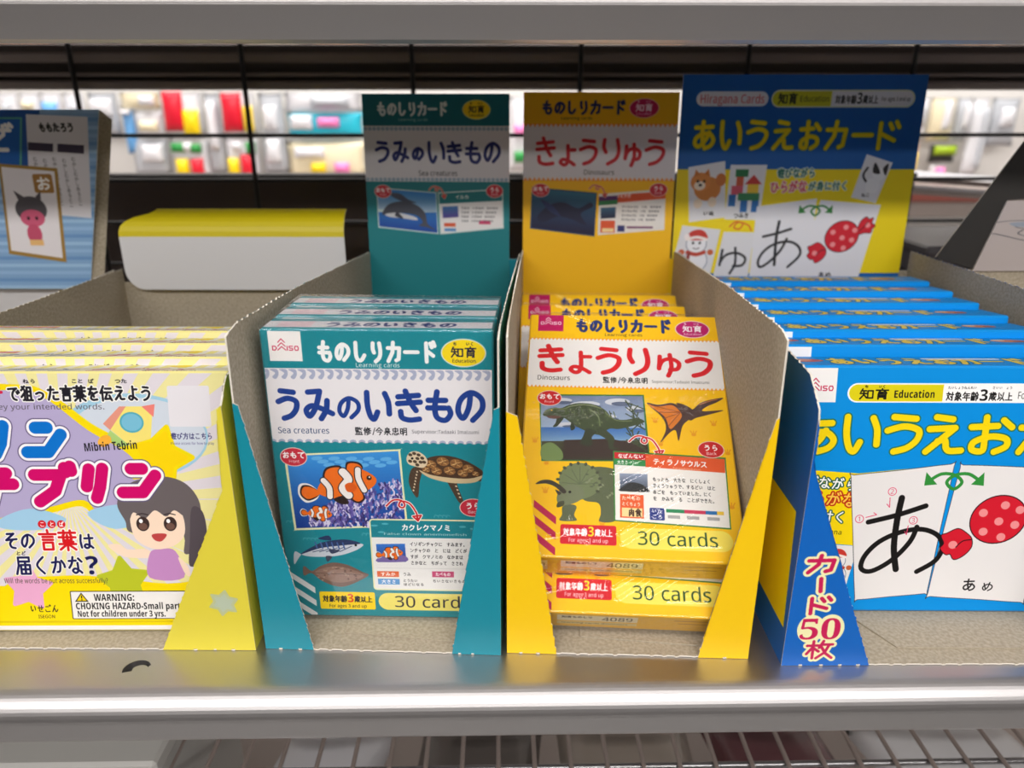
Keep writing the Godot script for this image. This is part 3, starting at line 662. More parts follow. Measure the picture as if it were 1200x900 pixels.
func hiragana_front() -> ImageTexture:
	var blue := rgb(0, 146, 230)
	var p := Print.new(158, 124, 7, blue)
	var yel := rgb(252, 222, 10)
	shop_mark(p, 9.8, 1.1, 16.4, rgb(196, 24, 74), rgb(246, 246, 246))
	p.rrect(31.4, 8.2, 112, 9.4, 4.7, Color.WHITE)
	p.rrect(32.2, 8.9, 50, 8.0, 4.0, rgb(224, 212, 20))
	p.rect(75.6, 8.9, 8, 8, Color.WHITE)
	p.kana("ち", 39, 9.2, 41, 10.6, 0.2, Color.BLACK)
	p.kana("いく", 45.6, 9.2, 49, 10.6, 0.2, Color.BLACK)
	p.kana("知育", 36.8, 10.8, 51, 16, 0.72, rgb(16, 16, 16))
	p.text("Education", 52.8, 11.7, 72, 15.2, rgb(20, 20, 20), "Droid Sans", true)
	age_text(p, 77, 11.9, 108, 16.6, rgb(24, 24, 24), rgb(16, 16, 16), 0.5)
	p.kana("たいしょうねんれい", 77.6, 9.6, 91, 11, 0.16, rgb(60, 60, 60))
	p.kana("さいいじょう", 98, 9.6, 107.4, 11, 0.16, rgb(60, 60, 60))
	p.text("For ages 3 and up", 110, 12.2, 138, 15.6, rgb(50, 50, 50))
	var xs := [["あ", 9.6, 28.4], ["い", 31, 48.6], ["う", 50.2, 68.2], ["え", 68.8, 88.4], ["お", 89.2, 111], ["カ", 112.4, 129], ["ー", 131, 142], ["ド", 143, 155]]
	for q in [[4.4, rgb(38, 118, 92)], [3.1, yel]]:
		for g in xs:
			var e: float = (q[0] - 3.1) / 2
			p.glyph(g[0], g[1] - e, 23 - e if g[0] != "ー" else 31, g[2] + e, 43 + e if g[0] != "ー" else 36, q[0], q[1])
	# yellow field with the slogan
	p.poly([Vector2(2, 49.6), Vector2(40, 52.4), Vector2(76, 48.6), Vector2(76, 120), Vector2(40, 89), Vector2(2, 86)], yel)
	p.poly([Vector2(40, 104), Vector2(76, 110), Vector2(76, 124), Vector2(2, 124), Vector2(2, 112)], blue)
	p.turn = Transform2D(0.08, Vector2.ONE, 0, Vector2(9.0, 52.2))
	for q in [[1.9, rgb(20, 90, 76)], [0.75, Color.WHITE]]:
		p.kana("遊びながら", 0, 0.6, 31.6, 6.6, q[0], q[1])
	for q in [[2.2, rgb(190, 40, 14)], [0.85, rgb(255, 206, 80)]]:
		p.kana("ひらがな", 2, 7.6, 33, 15, q[0], q[1])
	for q in [[1.9, rgb(20, 90, 76)], [0.75, Color.WHITE]]:
		p.kana("が", 33.6, 8.6, 40, 14.6, q[0], q[1])
		p.kana("身に付く", 3, 17.4, 29, 23.2, q[0], q[1])
	p.text("Learn Hiragana", 3, 26.8, 28, 29.2, rgb(70, 70, 20))
	p.text("through play", 5, 31, 24, 33.4, rgb(70, 70, 20))
	p.turn = Transform2D.IDENTITY
	# little snowman card and the two big cards
	p.poly([Vector2(20, 88), Vector2(43, 89.4), Vector2(38, 114), Vector2(30, 118), Vector2(16, 116)], rgb(238, 236, 236))
	snowman(p, 33, 97, 0.62)
	for q in [["36.6,54.4 38,53.2 60,50.6 83,47.6 84.6,49 81.4,82 78.6,113 77.4,114.2 60,116 45,117.6 43.6,116.2 40,84", 0], ["87.6,49.2 89,48 110,48.6 134,49.8 135.4,51.2 131,86 126.2,117 124.6,118.6 104,117.2 80.4,115.7 79,114.2 83,82", 1]]:
		var o := p.smooth(p.pts(q[0]), true, 3)
		p.poly(o, rgb(236, 234, 234))
		o.append(o[0])
		p.stroke(o, 0.3, rgb(60, 60, 70))
	for q in [["46.8,77 60,73.4 73.4,68.6", 2.5], ["61.6,64.6 60.4,76 60.2,90 62.2,101.4", 3.0], ["70.2,79.4 67.6,87 60,96.4 50.6,102.4 45.4,101 46.6,94.4 53,87 63,82 73,80.6 81,84 83.4,90.4 80.6,97 72.4,102.6", 2.4]]:
		p.line(q[0], q[1], rgb(24, 22, 22))
	for q in [[42.4, 75.4, "1"], [56.8, 61.4, "2"], [68.2, 76, "3"]]:
		p.ell(q[0], q[1], 2.1, 2.1, rgb(226, 70, 110))
		p.ell(q[0], q[1], 1.75, 1.75, rgb(236, 234, 234))
		p.text(q[2], q[0] - 0.9, q[1] - 1.2, q[0] + 0.9, q[1] + 1.2, rgb(226, 70, 110))
	for q in ["45.4,74.6 50.4,73.2 49,72.2", "56,64.6 56.2,69.4 54.8,67.8", "66,78.8 65.6,83.4 64.6,81.8"]:
		p.line(q, 0.4, rgb(226, 70, 110), false)
	dotted_sweet(p, 108.6, 75.4, 0.98)
	p.kana("あ", 94.6, 106, 102.6, 113, 0.75, rgb(24, 22, 22))
	p.kana("め", 104.4, 107.6, 110.8, 113, 0.6, rgb(24, 22, 22))
	swing_arrow(p, 85.6, 55, 1.05, rgb(50, 146, 60))
	return p.tex()

func snowman(p: Print, x: float, y: float, s: float) -> void:
	var old := p.turn
	p.turn = old * Transform2D(0.0, Vector2(s, s), 0, Vector2(x, y))
	for q in [[0, 12, 8.2], [0, 0, 7]]:
		p.ell(q[0], q[1], q[2] + 0.5, q[2] * 0.95 + 0.5, rgb(120, 130, 150))
		p.ell(q[0], q[1], q[2], q[2] * 0.95, rgb(244, 244, 248))
	p.shape("-7,-3 -5,-8 1,-10 6,-8 7,-3", rgb(206, 60, 50))
	p.ell(-7, -5, 2, 2, rgb(250, 240, 240))
	p.line("-7,-3 0,-4.6 7,-3", 2, rgb(250, 240, 236))
	p.line("-6,6 0,7.6 6,6", 2.6, rgb(196, 70, 50))
	p.line("-5,7 -6,13", 2.4, rgb(150, 60, 50))
	p.ell(-2.4, -0.6, 0.8, 1, Color.BLACK)
	p.ell(2.4, -0.6, 0.8, 1, Color.BLACK)
	p.line("-2,3 0,3.8 2,3", 0.5, rgb(60, 40, 40))
	p.ell(-10.4, 6, 2.2, 2, rgb(206, 100, 60))
	p.ell(10.4, 6, 2.2, 2, rgb(206, 100, 60))
	p.turn = old

func hiragana_top() -> ImageTexture:
	var p := Print.new(158, 27, 5, rgb(0, 146, 230))
	for q in [[3.4, rgb(30, 100, 110)], [2.2, rgb(248, 214, 16)]]:
		p.kana("あいうえおカード", 26, 5.4, 122, 22.6, q[0] + 0.4, q[1])
	p.ell(16, 12, 9, 4.4, rgb(196, 92, 70))
	p.ell(15, 11, 5, 2, rgb(226, 160, 130))
	p.rrect(74, 5.2, 38, 3.6, 1.8, rgb(236, 240, 244))
	p.ell(132, 13, 9, 4.6, rgb(210, 130, 60))
	p.ell(128, 11, 3.5, 2.4, rgb(240, 200, 150))
	p.ell(137, 15, 3.5, 2.4, rgb(150, 80, 50))
	return p.tex()

func tray_hiragana_flap() -> ImageTexture:
	var p := Print.new(39.5, 120, 7, rgb(0, 102, 196))
	p.turn = Transform2D(-0.03, Vector2(0.92, 0.92), 0, Vector2(9.0, 61.5))
	var pink := rgb(206, 20, 88)
	for q in [[4.6, rgb(250, 246, 190)], [2.0, pink]]:
		var e: float = q[0]
		p.glyph("カ", -4.2 - e / 2, 0 - e / 2 + 1, 7.4 + e / 2, 10 + e / 2, e, q[1])
		p.stroke(PackedVector2Array([Vector2(2.4, 13.6), Vector2(2.8, 20.6)]), e, q[1])
		p.glyph("ド", -0.6 - e / 2, 24 - e / 2, 8.4 + e / 2, 33 + e / 2, e * 0.95, q[1])
		p.glyph("枚", 0.2 - e / 2, 49.5 - e / 2, 12 + e / 2, 59 + e / 2, e * (0.8 if e > 3 else 0.72), q[1])
		if e > 3:
			p.ell(0.6, 42, 6.6, 8.2, q[1])
			p.ell(10, 42, 6.6, 8.2, q[1])
	p.text("50", -5.4, 36.0, 15.6, 48.0, pink, "Droid Serif", true)
	return p.tex()

func star(p: Print, cx: float, cy: float, r: float, c: Color, rot := 0.0, n := 5, deep := 0.55) -> void:
	var o := PackedVector2Array()
	for i in n * 2:
		o.append(Vector2(cx, cy) + Vector2.from_angle(rot - PI / 2 + i * PI / n) * r * (1.0 if i % 2 == 0 else deep))
	p.poly(o, c)
	o.append(o[0])
	p.stroke(o, r * 0.16, c)

func words_front() -> ImageTexture:
	var p := Print.new(155, 125, 7, rgb(222, 216, 224))
	var yel := rgb(246, 220, 0)
	for i in 44:
		var t := i * 0.155
		p.poly([Vector2(78, 60), Vector2(78, 60) + Vector2.from_angle(t) * 140, Vector2(78, 60) + Vector2.from_angle(t + 0.075) * 140], rgb(236, 229, 160))
	p.rect(0, 102, 155, 30, yel)
	p.shape("44,102 70,97 96,98 120,101 155,100 155,130 40,130", yel)
	# pale shapes: lilac bubble with yellow rim, blue clouds
	p.ell(110, 30, 34, 20, rgb(160, 204, 226))
	p.ell(112, 30, 31, 18, rgb(206, 216, 228))
	p.shape("40,13 62,6 76,11 92,24 110,36 120,58 112,66 92,70 84,63 70,66 52,70 30,70", yel)
	p.shape("40,15.6 62,8.6 74,13.4 90,27 108,39 117,57 110,64 93,67.4 85,60 70,63 52,67 30,67", rgb(178, 168, 206))
	p.shape("44,70 60,64 76,69 66,74 48,74", rgb(160, 204, 232))
	p.shape("86,66 104,62 116,68 98,74", rgb(160, 204, 232))
	star(p, 121, 40, 15, yel, 0.3)
	star(p, 121, 40, 12, rgb(248, 214, 0), 0.3)
	# rocket
	p.turn = Transform2D(0.0, Vector2.ONE, 0, Vector2(106, 24))
	p.poly([Vector2(-9, 0), Vector2(-1, -8), Vector2(14, -8), Vector2(12, 7), Vector2(2, 10)], rgb(244, 226, 120))
	p.poly([Vector2(-9, 0), Vector2(-1, -8), Vector2(2, -8), Vector2(-6, 3)], rgb(226, 150, 130))
	p.poly([Vector2(9, -8), Vector2(15, -9), Vector2(14, -3)], rgb(236, 130, 120))
	p.poly([Vector2(-6, 3), Vector2(2, 10), Vector2(-3, 11), Vector2(-8, 6)], rgb(170, 206, 120))
	p.ell(4, -0.6, 5.4, 4.8, rgb(80, 170, 190))
	p.ell(4, -0.6, 4.6, 4.0, rgb(120, 190, 216))
	p.ell(-9, 8, 3.4, 2.4, rgb(244, 176, 60), -0.6)
	p.turn = Transform2D.IDENTITY
	var ink := rgb(26, 24, 34)
	# headline
	for q in [[2.0, Color(0.97, 0.97, 0.95)], [1.0, ink]]:
		p.kana("で狙った言葉を伝えよう", 55.4, 6.4, 120.4, 13.6, q[0], q[1])
	p.line("44,9.8 53,9.4", 1.4, rgb(206, 20, 70))
	p.kana("ねら", 63, 3.4, 69, 5.4, 0.34, ink)
	p.kana("こと", 84.6, 3.4, 90, 5.4, 0.34, ink)
	p.kana("ば", 92, 3.4, 94.8, 5.4, 0.34, ink)
	p.kana("つた", 104, 3.4, 109.6, 5.4, 0.34, ink)
	p.text("Use characters to convey your intended words.", 6, 14.8, 98.6, 17.3, rgb(90, 84, 96))
	# the white box for a printed code stays empty; only its caption is set
	p.rrect(127, 6.6, 18.8, 18.8, 0.8, rgb(228, 226, 232))
	p.kana("遊び方はこちら", 127, 28.3, 146, 31.4, 0.34, rgb(50, 50, 110))
	p.text("Please access for how to play", 126.8, 32.6, 146.4, 33.8, rgb(90, 90, 140))
	p.turn = Transform2D(-0.05, Vector2.ONE, 0, Vector2(0, 0))
	p.text("Mibrin Tebrin", 85.4, 37.4, 109.8, 41.2, ink, "Droid Sans", true)
	p.turn = Transform2D.IDENTITY
	# question
	star(p, 55, 103, 11, rgb(232, 170, 206), 0.1)
	star(p, 100, 100, 12, rgb(186, 196, 40), -0.1)
	for q in [[1.9, rgb(248, 246, 236)], [1.05, rgb(20, 22, 80)]]:
		p.kana("その", 45.4, 75.2, 61, 84, q[0], q[1])
		p.kana("は", 80, 76, 88, 84, q[0], q[1])
		p.kana("届くかな", 50, 87, 82, 96.4, q[0], q[1])
	p.kana("言葉", 62, 74.4, 80, 84.4, 2.2, rgb(250, 246, 240))
	p.kana("言葉", 62, 74.4, 80, 84.4, 1.15, rgb(214, 20, 30))
	p.text("?", 82.6, 87.4, 88.8, 96.2, rgb(20, 22, 80), "Droid Sans", true)
	for i in 3:
		p.ell(64.6 + i * 4.4, 71.6, 1.9, 1.9, rgb(214, 20, 30))
	for i in 3:
		p.kana("ことば"[i], 63.4 + i * 4.4, 70.3, 65.9 + i * 4.4, 72.9, 0.34, Color.WHITE)
	p.kana("とど", 51, 84.8, 55.6, 86.8, 0.3, ink)
	p.text("Will the words be put across successfully?", 44, 98.2, 92.4, 100.6, rgb(80, 70, 60))
	p.kana("いせごん", 54.4, 111.4, 68, 115.4, 0.4, ink)
	p.text("ISEGON", 58, 116.6, 66, 118.2, ink)
	# plain cartoon child in a lilac top, pointing
	p.shape("100,62 104,54 112,50 124,49 133,53 138,62 137,74 134,84 129,86 128,76 106,76 103,70", rgb(104, 96, 98))
	p.shape("134,64 139,66 140,78 136,90 131,92 132,80", rgb(84, 76, 82))
	p.shape("106,66 112,62 122,62 129,66 130,76 125,82 116,84 108,80 105.6,74", rgb(248, 222, 198))
	p.shape("102,64 106,58 118,56 131,60 131,68 126,65 122,68 117,65 112,69 107,66 104,72", rgb(104, 96, 98))
	for x in [111.0, 123.6]:
		p.ell(x, 71.6, 3.0, 3.5, rgb(60, 44, 42))
		p.ell(x, 72.8, 2.0, 1.7, rgb(112, 82, 72))
		p.ell(x - 0.8, 70.2, 0.9, 1.0, Color.WHITE)
		p.line("%f,67.2 %f,66.6 %f,67.2" % [x - 2.6, x, x + 2.6], 0.5, rgb(50, 40, 40))
	p.shape("114.6,77 118,76.2 121.6,76.8 119,80 116,79.6", rgb(190, 70, 70))
	p.shape("94,82 99,81.4 103,84 112,84 114,88 103,88 98,86", rgb(248, 222, 198))
	p.shape("113,86 118,84 125,85 128,98 112,98", rgb(196, 140, 196))
	p.shape("126,88 130,92 131,97 128.6,96", rgb(248, 222, 198))
	# the slanted block title in two lines, each with white and dark rims
	var ri := "18,6 18,60; 78,4 78,60 70,96"
	var nn := "18,10 52,10; 4,94 66,94 96,34"
	var titles := [[ri, 31.5, 22, 57.5, 41, 0], [nn, 60, 22, 80, 40.4, 0], ["22,8 80,8; 2,40 98,40; 56,40 50,94", 31, 43.4, 56, 64.4, 1], ["6,10 80,10 70,60 30,94; 88,-12 93,2; 103,-16 108,-2", 59, 44, 80, 64, 1], [ri, 83, 42, 98, 62, 1], [nn, 101.5, 41.4, 121, 59.6, 1]]
	for q in [[9.0, rgb(96, 86, 126)], [8.0, rgb(246, 244, 248)], [5.6, null]]:
		for t in titles:
			for st in t[0].split(";"):
				var o := PackedVector2Array()
				for v in p.pts(st):
					var y: float = lerpf(t[2] + 2.4, t[4] - 2.4, v.y * 0.01)
					o.append(Vector2(lerpf(t[1] + 2.4, t[3] - 2.4, v.x * 0.01) - (v.y - 50) * 0.03, y))
				p.stroke(o, q[0], q[1] if q[1] != null else [rgb(0, 112, 204), rgb(206, 0, 104)][t[5]])
	# warning label
	p.rrect(74.0, 104.6, 64, 14.2, 0.6, rgb(60, 56, 40))
	p.rrect(74.4, 105.0, 63.2, 13.4, 0.4, rgb(238, 236, 232))
	p.poly([Vector2(76, 110), Vector2(79.2, 105.4), Vector2(82.4, 110)], rgb(40, 40, 30))
	p.poly([Vector2(76.9, 109.5), Vector2(79.2, 106.2), Vector2(81.5, 109.5)], rgb(250, 214, 0))
	p.text("!", 78.7, 106.9, 79.8, 109.2, rgb(20, 20, 20), "Droid Sans", true)
	p.text("WARNING:", 85, 106.2, 104, 109.6, rgb(24, 24, 24), "Droid Sans", true)
	p.text("CHOKING HAZARD-Small parts.", 76, 110.6, 128, 113.8, rgb(24, 24, 24), "Droid Sans", true)
	p.text("Not for children under 3 yrs.", 76.4, 114.6, 118, 117.6, rgb(24, 24, 24), "Droid Sans", true)
	p.rect(0, 119.6, 155, 1.0, rgb(222, 196, 0))
	p.rect(0, 122, 155, 3, rgb(240, 238, 236))
	return p.tex()

func words_top() -> ImageTexture:
	var p := Print.new(155, 20, 6, rgb(226, 222, 200))
	p.rect(0, 0, 155, 10, rgb(246, 244, 236))
	for i in 20:
		p.rect(i * 8.0, 0, 4, 10, rgb(246, 236, 130))
	p.ell(128, 5, 5, 3.4, rgb(250, 222, 0))
	p.rect(0, 4, 44, 3.4, rgb(216, 40, 110))
	p.turn = Transform2D(Vector2(1, 0), Vector2(-0.8, 1), Vector2(14, 0))
	p.kana("ミブリン", 36, 11, 84, 18.6, 1.2, rgb(70, 100, 170))
	p.kana("テブリン", 88, 11, 136, 18.6, 1.2, rgb(196, 40, 110))
	p.turn = Transform2D.IDENTITY
	p.text("Mibrin Tebrin", 116, 16.4, 140, 19, rgb(50, 50, 60))
	return p.tex()

# header boards
func learn_header(sea: bool) -> ImageTexture:
	var ground := rgb(10, 126, 134) if sea else rgb(252, 196, 6)
	var p := Print.new(103, 245, 5, ground)
	p.rect(0, 0, 103, 21, rgb(12, 112, 124) if sea else rgb(240, 184, 10))
	p.kana("ものしりカード", 10 if sea else 12, 5.4, 60 if sea else 68, 14.6, 1.7, rgb(228, 236, 236) if sea else rgb(24, 40, 100))
	p.text("Learning cards", 25, 16, 46, 17.8, rgb(200, 226, 226) if sea else rgb(70, 50, 10))
	learn_oval(p, 80, 10.4, 1.02, rgb(246, 212, 10) if sea else rgb(190, 14, 80), rgb(40, 30, 20) if sea else rgb(250, 230, 240), rgb(210, 220, 150) if sea else rgb(236, 190, 160))
	p.rect(0, 21, 103, 37.6, rgb(232, 230, 236))
	for i in 34:
		var x := i * 3.1
		if sea:
			p.ell(x + 1.5, 23, 1.3, 1.2, rgb(160, 184, 204))
			p.ell(x + 1.5, 57.2, 1.3, 1.2, rgb(160, 184, 204))
		else:
			p.poly([Vector2(x, 20.6), Vector2(x + 3.1, 20.6), Vector2(x + 1.5, 23)], rgb(244, 150, 60))
			p.poly([Vector2(x, 59), Vector2(x + 3.1, 59), Vector2(x + 1.5, 56.6)], rgb(244, 150, 60))
	if sea:
		for q in [["う", 7.4, 31, 18, 46], ["み", 19.6, 31, 32, 46], ["の", 33.6, 35, 42.6, 44.6], ["い", 45, 31, 57.6, 46.4], ["き", 58.4, 31, 69.6, 46.6], ["も", 71.4, 31, 83.2, 46.6], ["の", 84.6, 31.4, 97, 46]]:
			p.glyph(q[0], q[1], q[2], q[3], q[4], 2.3, rgb(22, 34, 110))
		p.text("Sea creatures", 38, 51, 66, 54.6, rgb(40, 40, 60))
	else:
		for q in [["き", 8, 29, 22, 49], ["ょ", 24, 34, 36, 49.4], ["う", 37.4, 30.4, 50.4, 48.6], ["り", 53, 30, 65.6, 48.6], ["ゅ", 67.6, 33, 80, 49.6], ["う", 81.6, 30.6, 95.6, 48.8]]:
			p.glyph(q[0], q[1], q[2], q[3], q[4], 2.5, rgb(206, 30, 44))
		p.text("Dinosaurs", 41, 51.4, 62, 54.8, rgb(60, 60, 60))
	if sea:
		p.poly([Vector2(7.2, 62.6), Vector2(50.6, 66), Vector2(51.4, 95.4), Vector2(7.4, 91)], rgb(206, 226, 224))
		p.quad(Vector2(8, 63.6), Vector2(50, 66.6), Vector2(50.4, 80), Vector2(8, 78), rgb(44, 130, 206), rgb(176, 200, 222))
		p.quad(Vector2(8, 80), Vector2(50.4, 80), Vector2(50.7, 94.6), Vector2(8.2, 90.2), rgb(40, 120, 200), rgb(14, 70, 160))
		p.shape("11,80 16,74.4 26,72.4 36,75 42,80.6 43.6,88 49,92.4 43,90.6 37,89.4 40,87 36,82.4 26,80.6 17,81 11.6,82", rgb(74, 78, 92))
		p.shape("13,81.4 22,80.4 34,83 36,85.6 26,84.4 16,83.4", rgb(220, 222, 228))
		p.shape("16,66.6 24,67 30,71 36,73.4 28,73 20,70", rgb(70, 76, 96))
		p.shape("22,80 26,84.6 20,82.6", rgb(60, 62, 76))
		p.poly([Vector2(51.6, 66), Vector2(98.4, 63.4), Vector2(99, 91), Vector2(52.6, 95.6)], rgb(206, 226, 224))
		p.poly([Vector2(52.4, 66.8), Vector2(97.6, 64.2), Vector2(97.8, 71.6), Vector2(52.5, 74)], rgb(10, 124, 130))
		p.poly([Vector2(52.5, 74), Vector2(97.8, 71.6), Vector2(98.2, 90.4), Vector2(53.2, 94.8)], rgb(236, 234, 234))
		p.quad(Vector2(54.6, 76), Vector2(66, 75.4), Vector2(66.2, 83.2), Vector2(54.8, 84), rgb(60, 120, 180), rgb(80, 60, 140))
		p.rect(55.6, 87.4, 8.4, 2.6, rgb(220, 90, 50))
		p.rect(55.8, 91.2, 8.4, 2.2, rgb(90, 150, 206))
		p.rect(81, 85.6, 8.4, 2.6, rgb(206, 60, 110))
	else:
		p.poly([Vector2(6, 63.4), Vector2(50.6, 67.2), Vector2(50, 98), Vector2(5, 92.6)], rgb(30, 70, 110))
		p.quad(Vector2(6.6, 64.4), Vector2(50, 68), Vector2(49.4, 97), Vector2(5.8, 91.8), rgb(44, 110, 140), rgb(14, 16, 56), 40)
		p.shape("10,84 18,76 28,74 38,78 46,74 48,77 40,82 44,90 34,86 24,84 14,88", rgb(20, 26, 60))
		p.shape("12,72 20,76 26,84 18,80", rgb(30, 44, 90))
		p.poly([Vector2(52, 68), Vector2(97.4, 64.4), Vector2(98, 93), Vector2(52.2, 97)], rgb(236, 234, 230))
		p.poly([Vector2(65, 68.4), Vector2(97.4, 66), Vector2(97.5, 71), Vector2(65, 74)], rgb(230, 90, 44))
		p.poly([Vector2(52, 70), Vector2(65, 69), Vector2(65, 72), Vector2(52, 73)], rgb(90, 40, 110))
		p.poly([Vector2(52, 73), Vector2(65, 72), Vector2(65, 75), Vector2(52, 76)], rgb(50, 130, 80))
		p.quad(Vector2(53.6, 77.6), Vector2(64, 77), Vector2(64, 84.6), Vector2(53.8, 85.4), rgb(60, 110, 140), rgb(20, 30, 60))
		p.rect(53.8, 86.6, 10, 8.6, rgb(226, 90, 50))
		p.rect(55, 92, 8, 2.8, rgb(250, 220, 160))
		p.rect(65.6, 90, 5, 4.4, rgb(50, 56, 120))
		p.rect(72, 90.6, 18, 1.4, rgb(120, 60, 110))
	for i in 4:
		p.kana("うみの　いきもの　なかまの" if sea else "すいちゅうに　いた　なかまの", 68, 76 + i * 3, 68 + 27 - i * 1.2, 77.7 + i * 3, 0.26, rgb(90, 90, 96))
	p.kana("イルカ" if sea else "クビナガ", 64, 67.6, 74, 70.6, 0.4, Color.WHITE)
	side_badge(p, 12, 65.6, "おもて", "Front", rgb(206, 40, 56))
	side_badge(p, 92.4, 65, "うら", "Back", rgb(206, 40, 56))
	turn_arrow(p, 50.6, 63.4, 0.8, rgb(206, 44, 48), rgb(240, 200, 170))
	return p.tex()

func hiragana_header() -> ImageTexture:
	var blue := rgb(10, 96, 176)
	var p := Print.new(166, 250, 4.5, blue)
	p.rect(0, 61, 166, 72, rgb(246, 220, 6))
	p.rrect(10, 10.6, 49, 9.4, 4.7, rgb(232, 232, 236))
	p.text("Hiragana Cards", 12.4, 12.6, 56.6, 18, rgb(206, 56, 60))
	p.rrect(61, 9.6, 98, 11.2, 5.6, rgb(226, 228, 190))
	p.rrect(61.8, 10.4, 50, 9.6, 4.8, rgb(206, 204, 40))
	p.rect(102, 10.4, 12, 9.6, rgb(232, 232, 234))
	p.rrect(104, 10.4, 54, 9.6, 4.8, rgb(232, 232, 234))
	p.kana("知育", 65.6, 11.6, 79, 18.6, 0.9, rgb(40, 44, 20))
	p.text("Education", 80.4, 13.4, 100.6, 17, rgb(50, 50, 20))
	age_text(p, 104.6, 12.4, 134, 18.4, rgb(40, 40, 40), rgb(30, 30, 30), 0.56)
	p.text("For ages 3 and up", 136, 14, 156, 16.6, rgb(60, 60, 60))
	for q in [[4.0, rgb(40, 110, 90)], [2.9, rgb(246, 218, 20)]]:
		for i in 8:
			var e: float = (q[0] - 2.9) / 2
			var ch := "あいうえおカード"[i]
			var x := 9.4 + i * 18.2
			p.glyph(ch, x - e, (28.6 if ch != "ー" else 36.0) - e, x + 15.6 + e, (48.6 if ch != "ー" else 41.0) + e, q[0], q[1])
	# animal, blocks, snowman and cat cards
	p.poly([Vector2(7.6, 59.6), Vector2(33, 55.4), Vector2(36.4, 93.6), Vector2(10.6, 97)], rgb(230, 230, 234))
	p.ell(22, 74, 9.4, 8.2, rgb(214, 134, 60))
	p.ell(17, 69.6, 7, 6.4, rgb(222, 140, 66))
	p.ell(16.4, 72, 4, 3, rgb(246, 232, 214))
	p.poly([Vector2(12, 66), Vector2(13, 61), Vector2(16.4, 64.6)], rgb(206, 120, 50))
	p.poly([Vector2(19, 64), Vector2(22, 60.6), Vector2(23.4, 66)], rgb(206, 120, 50))
	p.ell(31, 68, 3.6, 4.4, rgb(206, 120, 56))
	p.ell(16, 84, 3, 3.4, rgb(240, 222, 200))
	p.ell(26, 83, 3, 3.4, rgb(240, 222, 200))
	p.ell(15, 69, 0.9, 1.0, Color.BLACK)
	p.ell(19.4, 69, 0.9, 1.0, Color.BLACK)
	p.ell(16.8, 71.6, 1.2, 0.9, Color.BLACK)
	p.kana("いぬ", 20, 89, 28, 92.4, 0.5, rgb(40, 40, 40))
	p.poly([Vector2(37, 58), Vector2(62.6, 58), Vector2(60.4, 95.6), Vector2(35.6, 95)], rgb(230, 230, 234))
	for q in [[41, 61, 9, 5, rgb(40, 120, 70)], [42, 66, 5, 9, rgb(206, 90, 60)], [39, 72, 8, 6, rgb(214, 90, 110)], [50, 71, 8, 6, rgb(240, 200, 60)], [44, 77, 15, 5, rgb(60, 140, 90)], [37.4, 78, 5, 8, rgb(40, 110, 180)], [46, 82, 5, 8, rgb(40, 110, 180)], [54, 82, 5, 8, rgb(40, 110, 180)]]:
		p.rect(q[0], q[1], q[2], q[3], q[4])
	p.poly([Vector2(48, 71), Vector2(54, 64.6), Vector2(60, 71)], rgb(206, 60, 56))
	p.kana("つみき", 42, 90.6, 53, 94, 0.5, rgb(40, 40, 40))
	p.poly([Vector2(6, 99), Vector2(33.6, 102), Vector2(28, 138), Vector2(0, 128)], rgb(230, 230, 234))
	snowman(p, 17, 112, 1.0)
	p.poly([Vector2(36, 103.6), Vector2(58, 104), Vector2(56, 140), Vector2(30, 140)], rgb(230, 230, 234))
	p.glyph("ゆ", 34, 114, 54, 134, 1.7, rgb(30, 30, 34))
	p.line("40,100 44,96.6 49,98 47,101.6 43,100.6 46,97 53,99 55.4,102.6", 1.1, rgb(226, 120, 40))
	for q in [[2.0, rgb(226, 236, 226)], [0.85, rgb(40, 110, 90)]]:
		p.turn = Transform2D(-0.02, Vector2.ONE, 0, Vector2(70, 60.6))
		p.kana("遊びながら", 0, 0, 27, 6.4, q[0], q[1])
	for q in [[2.2, rgb(240, 220, 220)], [0.95, rgb(220, 70, 90)]]:
		p.turn = Transform2D(-0.02, Vector2.ONE, 0, Vector2(66, 69))
		p.kana("ひらがな", 0, 0, 26, 8, q[0], q[1])
	for q in [[2.0, rgb(226, 236, 226)], [0.8, rgb(50, 110, 90)]]:
		p.kana("が身に付く", 26.6, 1, 55, 7, q[0], q[1])
	p.turn = Transform2D.IDENTITY
	p.poly([Vector2(131, 51), Vector2(150, 56.6), Vector2(142, 84), Vector2(124, 80)], rgb(230, 230, 234))
	p.line("133,60 130.6,65 134,69.6 140,69", 1.5, rgb(40, 38, 40))
	p.shape("137,64 137.6,56.6 140.6,60 144.6,59.6 147.4,57.4 146.4,65 143,68.6 139,67.6", rgb(240, 240, 242))
	p.shape("137,63 137.6,56.6 140.6,60 142,64", rgb(40, 38, 40))
	p.shape("144,60 147.4,57.4 146.4,65 144.6,63", rgb(40, 38, 40))
	p.shape("134,68 142,68 142,76 134,76", rgb(238, 238, 240))
	p.kana("ねこ", 131, 77, 137, 79.6, 0.4, rgb(60, 60, 60))
	# the two big cards
	p.poly([Vector2(58, 86), Vector2(100, 80.6), Vector2(100, 140), Vector2(57, 140)], rgb(232, 232, 238))
	p.poly([Vector2(102.6, 81.6), Vector2(146, 85), Vector2(136, 140), Vector2(92, 140)], rgb(232, 232, 238))
	for q in [["64.6,107 74,104.8 84,101.6", 1.7], ["75,96.6 74,108 74.6,127", 2.0], ["81.6,108.6 78,116.6 71,124.6 64.4,128.6 62.6,124 66.4,117 74,112 84,110.6 91,114.4 92,120.6 84.4,128.6", 1.7]]:
		p.line(q[0], q[1], rgb(26, 26, 30))
	p.kana("あめ", 107, 132, 117, 137, 0.6, rgb(30, 30, 30))
	dotted_sweet(p, 121, 107, 0.88)
